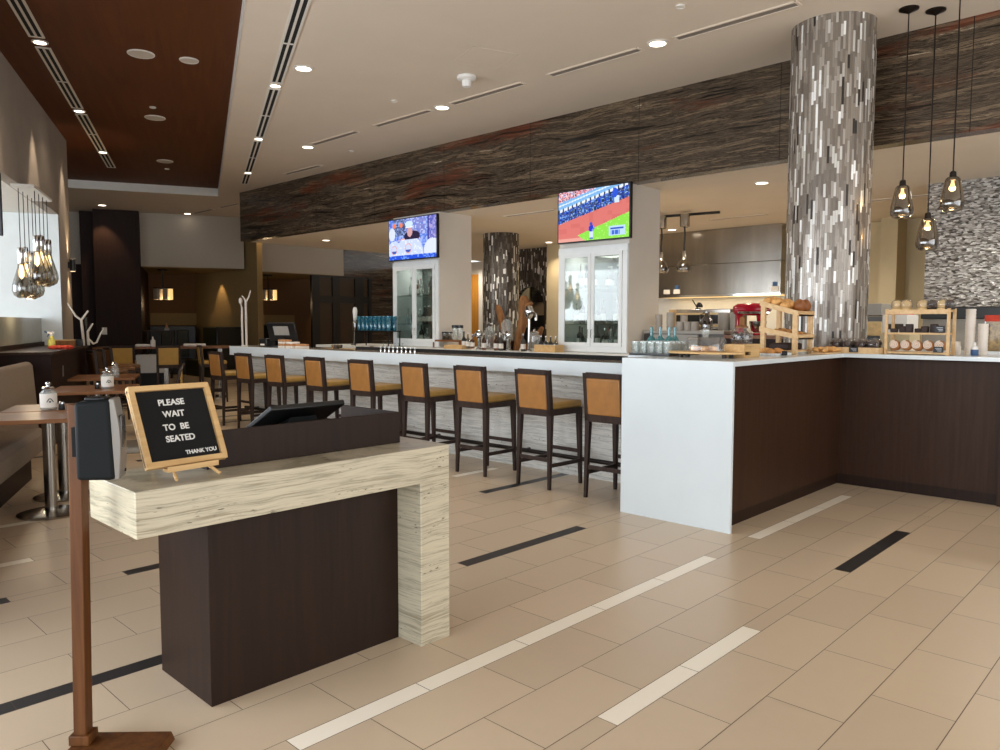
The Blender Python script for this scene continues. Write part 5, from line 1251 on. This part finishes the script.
canister(7.22, -1.19, 'white labelled glass canister on the nearest pair of wood tables'); shakerpot(7.18, -1.09, 'small dark shaker beside the canister on the nearest pair of tables')
canister(9.35, -.97, 'white labelled glass canister on the middle wood table'); shakerpot(9.33, -1.07, 'small dark shaker beside the canister on the middle wood table')
t = dn('glass_shaker', 'clear glass shaker with chrome lid on the farthest wood table', 'shaker', 11.3, -1.08, .7805); f = MB(); f.lathe([(.05, 0), (.055, .01), (.05, .12), (.035, .15)], 18); f.build('body', M['glass'], t); f = MB(); f.lathe([(.037, .15), (.04, .17), (.02, .2), (.001, .205)], 14); f.build('lid', M['chrome'], t)
# dining chairs
def chair(label, e_, n_, rz, fm, sm):
    t = dn('dining_chair', label, 'chair', e_, n_, 0, None, rz)
    for sx, sy in ((-1, -1), (1, -1), (-1, 1), (1, 1)): leg(sx * .2, sy * .2, sx * .19, sy * .19, .43, .013, .019).build('leg', fm, t)
    f = MB(); f.box(-.22, .22, -.22, .22, .42, .48); f.build('seat', sm, t, bevel=.02, seg=3)
    f = MB(); f.tube([(-.2, -.21, .43), (-.21, -.25, .70), (-.20, -.29, .86), (-.1, -.33, .93), (.1, -.33, .93), (.20, -.29, .86), (.21, -.25, .70), (.2, -.21, .43)], .019, 8); f.build('back_frame', fm, t)
    f = MB(); f.tube([(-.205, -.27, .72), (0, -.31, .73), (.205, -.27, .72)], .014, 6); f.tube([(-.205, -.24, .60), (0, -.28, .6), (.205, -.24, .60)], .014, 6); f.build('back_rail', fm, t)
    f = MB(); f.box(-.15, .15, -.31, -.28, .62, .86); f.build('back_pad', sm, t, bevel=.012)
    return t
M['grayframe'] = mk('grey_painted_frame', '#8f8779', .4, .2)
chair('grey framed dining chair between the sanitiser dispenser and the letter board', 7.12, -.47, math.radians(90), M['grayframe'], M['grayframe'])
chair('dark curved-back dining chair with gold pad behind the letter board', 11.3, -.56, math.radians(90), M['stoolwood'], M['gold'])
# high table with gold-backed stools
gold_stool = make_stool('x', 'bar stool', 'gold backed stools at the high table', M['gold'], M['gold'])
HS = [(15.62, -1.36, 'gold-backed high stool at the far table, left of the pair facing away'), (15.42, -.57, 'gold-backed high stool at the far table, right of the pair facing away'), (15.5, -.02, 'gold-backed high stool turned sideways at the right end of the far table')]
for k, (e_, n_, lb) in enumerate(HS):
    o = gold_stool if k == 0 else copy_tree(gold_stool)
    o.location = D(e_, n_); o.rotation_euler = (0, 0, EA + (0, .06, -1.45)[k]); o['label'] = lb
M['brownleather'] = mk('brown_leather', '#6f4a24', .4, var=.1)
dk = make_stool('x', 'bar stool', 'brown stools beside the service station', M['brownleather'], M['brownleather'])
for k, (e_, n_, lb) in enumerate(((13.1, -1.55, 'brown high stool seen edge-on, nearest the service station'), (13.75, -1.5, 'brown high stool seen edge-on, middle of the three by the service station'), (14.5, -1.47, 'brown high stool seen edge-on, closest to the far gold stools'))):
    o = dk if k == 0 else copy_tree(dk)
    o.location = D(e_, n_); o.rotation_euler = (0, 0, EA - PI / 2 + .35); o['label'] = lb
t = dn('high_table', 'long dark high table behind the gold-backed stools', 'table', 16.45, -.55)
f = MB(); f.box(-1.35, 1.1, -.4, .4, 1.0, 1.04); f.build('tabletop', M['tablewood'], t, bevel=.004)
for s in (-1.15, -.1, .9):
    f = MB(); f.box(s - .04, s + .04, -.25, .25, .02, 1.0); f.box(s - .1, s + .1, -.32, .32, 0, .02); f.build('leg', M['steel'], t)
for k, (e_, n_, L, lb) in enumerate(((16.35, -1.05, .28, 'roll of white napkins on the high table between the gold stools'), (16.4, -.12, .42, 'long white menu stack on the high table behind the right gold stool'))):
    t = dn('napkin_roll', lb, 'napkins', e_, n_, 1.0405); f = MB(); f.box(-L / 2, L / 2, -.1, .1, 0, .05); f.build('pile', M['paper'], t, bevel=.018)
t = dn('sauce_bottle', 'white squeeze bottle standing on the high table', 'bottle', 16.2, -.87, 1.0405); f = MB(); f.lathe([(.04, 0), (.045, .01), (.045, .12), (.015, .15)], 16); f.build('body', M['whiteplastic'], t); f = MB(); f.lathe([(.018, .15), (.008, .2)], 12); f.build('nozzle', M['whiteplastic'], t)
t = dn('reflection_block', 'pale block added for the reflected daylight under the far high table', 'cabinet', 18.6, -1.02); f = MB(); f.box(-.32, .32, -.2, .2, .40, .80); f.build('pale_front', M['white'], t, bevel=.01); f = MB(); f.box(-.34, .34, -.2, .2, .0, .40); f.build('dark_base', M['black'], t)  # added block imitating a patch of reflected daylight between the stools
# service station and what stands on it
t = dn('service_station', 'dark wood waiter station in front of the daylit bay', 'station', 12.05, -2.16)
f = MB(); f.box(-.56, .50, -1.55, 1.55, 1.115, 1.15); f.build('top', M['espresso'], t, bevel=.003); f = MB(); f.box(-.55, .46, -1.5, 1.5, 0, 1.115); f.build('cabinet', M['darkbox'], t)
f = MB(); f.box(.461, .466, -.7, -.62, .80, .94); f.build('switch_plate', M['silver'], t)
q = (11.962, -1.906, 1.15)
t = dn('spray_bottle', 'clear spray bottle of yellow cleaner with a blue trigger on the waiter station', 'spray bottle', q[0], q[1], 1.1505)
f = MB(); f.lathe([(.042, 0), (.045, .01), (.045, .11), (.02, .15), (.016, .175)], 18); f.build('body', M['yellowliquid'], t); f = MB(); f.lathe([(.02, .17), (.02, .2)], 12); f.box(-.05, .03, -.015, .015, .2, .23); f.build('spray_head', M['whiteplastic'], t, bevel=.003); f = MB(); f.tube([(-.05, 0, .215), (-.085, 0, .235)], .012, 8); f.tube([(-.03, 0, .2), (-.05, 0, .16)], .008, 6); f.build('trigger', M['blueplastic'], t)
q = (11.692, -1.758, 1.15)
t = dn('red_cloth', 'crumpled red cloth beside the spray bottle on the waiter station', 'cloth', q[0], q[1], 1.1505); f = MB(); rj = random.Random(4)
for k in range(9): f.ell((rj.uniform(-.1, .1), rj.uniform(-.09, .09), .02), .06, .05, .028, 12, 7, jit=.35, seed=k)
f.build('folds', M['redcloth'], t)
t = dn('wooden_box', 'low tan box at the back of the waiter station behind the red cloth', 'box', 13.1, -1.90, 1.1505); f = MB(); f.box(-.13, .13, -.12, .12, 0, .085); f.build('box', M['driftwood'], t, bevel=.004); f = MB(); f.box(-.13, .13, -.12, .12, .086, .098); f.build('lid', M['lightwood'], t)
t = dn('black_box', 'small black box beside the tan box on the waiter station', 'box', 13.2, -1.74, 1.1505); f = MB(); f.box(-.05, .05, -.06, .06, 0, .09); f.build('box', M['black'], t, bevel=.004); f = MB(); f.box(-.05, .05, -.06, .06, .091, .1); f.build('lid', M['black'], t)
t = dn('branch_sculpture', 'bare white branch sculpture rising beside the waiter station', 'sculpture', 13.42, -1.68, 1.1505)
M['branch'] = mk('bleached_branch', '#cfc5b8', .5, var=.1)
s_ = .0152
def brp(pts): return [((x - 85) * s_, dy, (346 - y) * s_) for x, y, dy in pts]
f = MB(); f.tube(brp([(83.5, 346, 0), (82.8, 332, 0), (82, 320, 0), (77, 316, .01), (70, 303, .03)]), [.02, .02, .019, .016, .009], 8); f.tube(brp([(82, 320, 0), (85.5, 315, 0), (88.5, 310.5, 0)]), [.017, .015, .012], 8); f.build('tall_branch', M['branch'], t)
f = MB(); f.tube(brp([(87.5, 346, .05), (87, 338, .05), (87, 332, .05), (90, 327, .05), (92, 323.5, .05)]), [.022, .02, .019, .014, .011], 8); f.tube(brp([(87, 339, .05), (92, 344.5, .04), (95, 343, .03), (98.5, 335, .03), (102, 328.5, .03)]), [.018, .016, .015, .013, .01], 8); f.build('short_branch', M['branch'], t)
f = MB(); f.lathe([(.02, .30), (.022, .44)], 10, c=(.01, .09, 0)); f.lathe([(.012, 0), (.012, .3)], 8, c=(.01, .09, 0)); f.build('green_candle', M['greenvinyl'], t)
t = thing('branch_sculpture', 'tall pale forked branch sculpture standing on the far end of the bar', 'sculpture', (5.84, 11.08, 1.1455), math.radians(-48))
f = MB(); f.lathe([(.05, 0), (.05, .015)], 14); f.tube([(-.03, 0, .01), (-.035, 0, .4), (-.03, 0, .60)], .016, 8); f.ell((-.05, 0, .70), .03, .03, .05, 10, 7); f.tube([(-.03, 0, .58), (-.05, 0, .66)], .01, 6); f.build('short_stem', M['branch'], t)
f = MB(); f.tube([(.03, 0, .01), (.03, 0, .4), (.03, 0, .70)], .018, 8); f.tube([(.03, 0, .68), (.08, 0, .76), (.11, 0, .86)], [.015, .012, .007], 6); f.tube([(.03, 0, .68), (-.0, 0, .75), (-.03, 0, .78)], [.013, .01, .007], 6); f.build('forked_stem', M['branch'], t)
# bits on the walls
q = (21.995, -2.309, 1.294)
t = dn('wall_switch', 'small white wall plate on the espresso panel', 'wall plate', q[0], q[1], q[2]); f = MB(); f.box(-.06, .06, -.012, .004, -.09, .09); f.build('plate', M['whiteplastic'], t, bevel=.004); f = MB(); f.box(-.015, .015, -.017, -.012, -.03, .03); f.build('rocker', M['whiteplastic'], t)
t = dn('hanging_screen', 'dark screen edge hanging from the bay ceiling at the far left', 'screen', 10.0, -2.028 - .13, 2.47); f = MB(); f.box(-.45, .13, -.03, .03, 0, .72 - .03); f.build('casing', M['black'], t, bevel=.005); f = MB(); f.tube([(-.15, 0, .68), (-.15, 0, .72)], .03, 8); f.build('ceiling_bracket', M['black'], t)
# booths
t = dn('booth', 'dark high-backed booth with green back cushions in the left alcove', 'booth', 24.65, -.80)
f = MB(); f.box(-.60, .66, .05, .42, 0, 1.42); f.box(-.60, .60, -.55, .05, 0, .45); f.build('shell', M['black'], t, bevel=.02)
for a, b in ((-.30, .08), (.13, .46)):
    f = MB(); f.box(a, b, -.02, .06, .5, 1.30); f.build('back_cushion', M['greenvinyl'], t, bevel=.03, seg=3)
t = thing('booth', 'olive green booth along the right side of the left alcove', 'booth', (10.2, 20.8, 0))
f = MB(); f.box(-.05, .21, -.94, .95, 0, 1.38); f.build('backrest', M['greenvinyl'], t, bevel=.03, seg=3); f = MB(); f.box(-.6, -.05, -.95, .95, 0, .46); f.build('seat', M['greenvinyl'], t, bevel=.03); f = MB(); f.box(-.6, .21, -1.05, -.95, 0, 1.40); f.build('end_panel', M['black'], t, bevel=.03)
t = dn('high_table', 'dark high table in front of the booth in the left alcove', 'table', 22.7, -1.05); f = MB(); f.box(-.34, .34, -.3, .3, 1.26, 1.30); f.build('tabletop', M['stoolwood'], t); f = MB(); f.box(-.3, -.25, -.25, .25, 0, 1.26); f.box(.25, .3, -.25, .25, 0, 1.26); f.build('leg', M['stoolwood'], t)
t = dn('napkin_holder', 'small pale napkin holder on the dark high table in the alcove', 'napkin holder', 22.6, -.86, 1.3005); f = MB(); f.box(-.06, .06, -.05, .05, 0, .05); f.build('holder', M['silver'], t); f = MB(); f.add([(-.05, 0, .05), (.05, 0, .05), (0, 0, .22), (-.05, .02, .05), (.05, .02, .05), (0, .02, .22)], [(0, 1, 2), (3, 5, 4), (0, 3, 4, 1), (1, 4, 5, 2), (2, 5, 3, 0)]); f.build('napkin', M['icing'], t)
t = thing('booth', 'dark booth in the alcove behind the far end of the bar', 'booth', (12.25, 22.25, 0)); f = MB(); f.box(-1.3, 1.2, .0, .4, 0, 1.44); f.build('backrest', M['black'], t, bevel=.03); f = MB(); f.box(-1.3, 1.2, -.5, 0, 0, .46); f.build('seat', M['greenvinyl'], t, bevel=.03)
# framed partition
t = thing('framed_partition', 'dark wood partition with tall amber panes beside the far booth', 'partition', (14.0, 20.0, 0))
K = 1.24
f = MB()
for a, b in ((-1.03, -.82), (-.44, -.23), (.23, .49), (.65, .75)): f.box(a * K, b * K, -.05, .05, 0, 2.95)
for z0, z1 in ((0, .12), (2.12, 2.34), (2.90, 2.95)): f.box(-.82 * K, .65 * K, -.045, .045, z0, z1)
f.build('frame', M['black'], t)
for a, b in ((-.82, -.44), (-.23, .23), (.49, .65)):
    for z0, z1 in ((.12, 2.12), (2.34, 2.90)):
        f = MB(); f.box(a * K, b * K, -.01, .01, z0, z1); f.build('pane', M['partition_pane'], t)
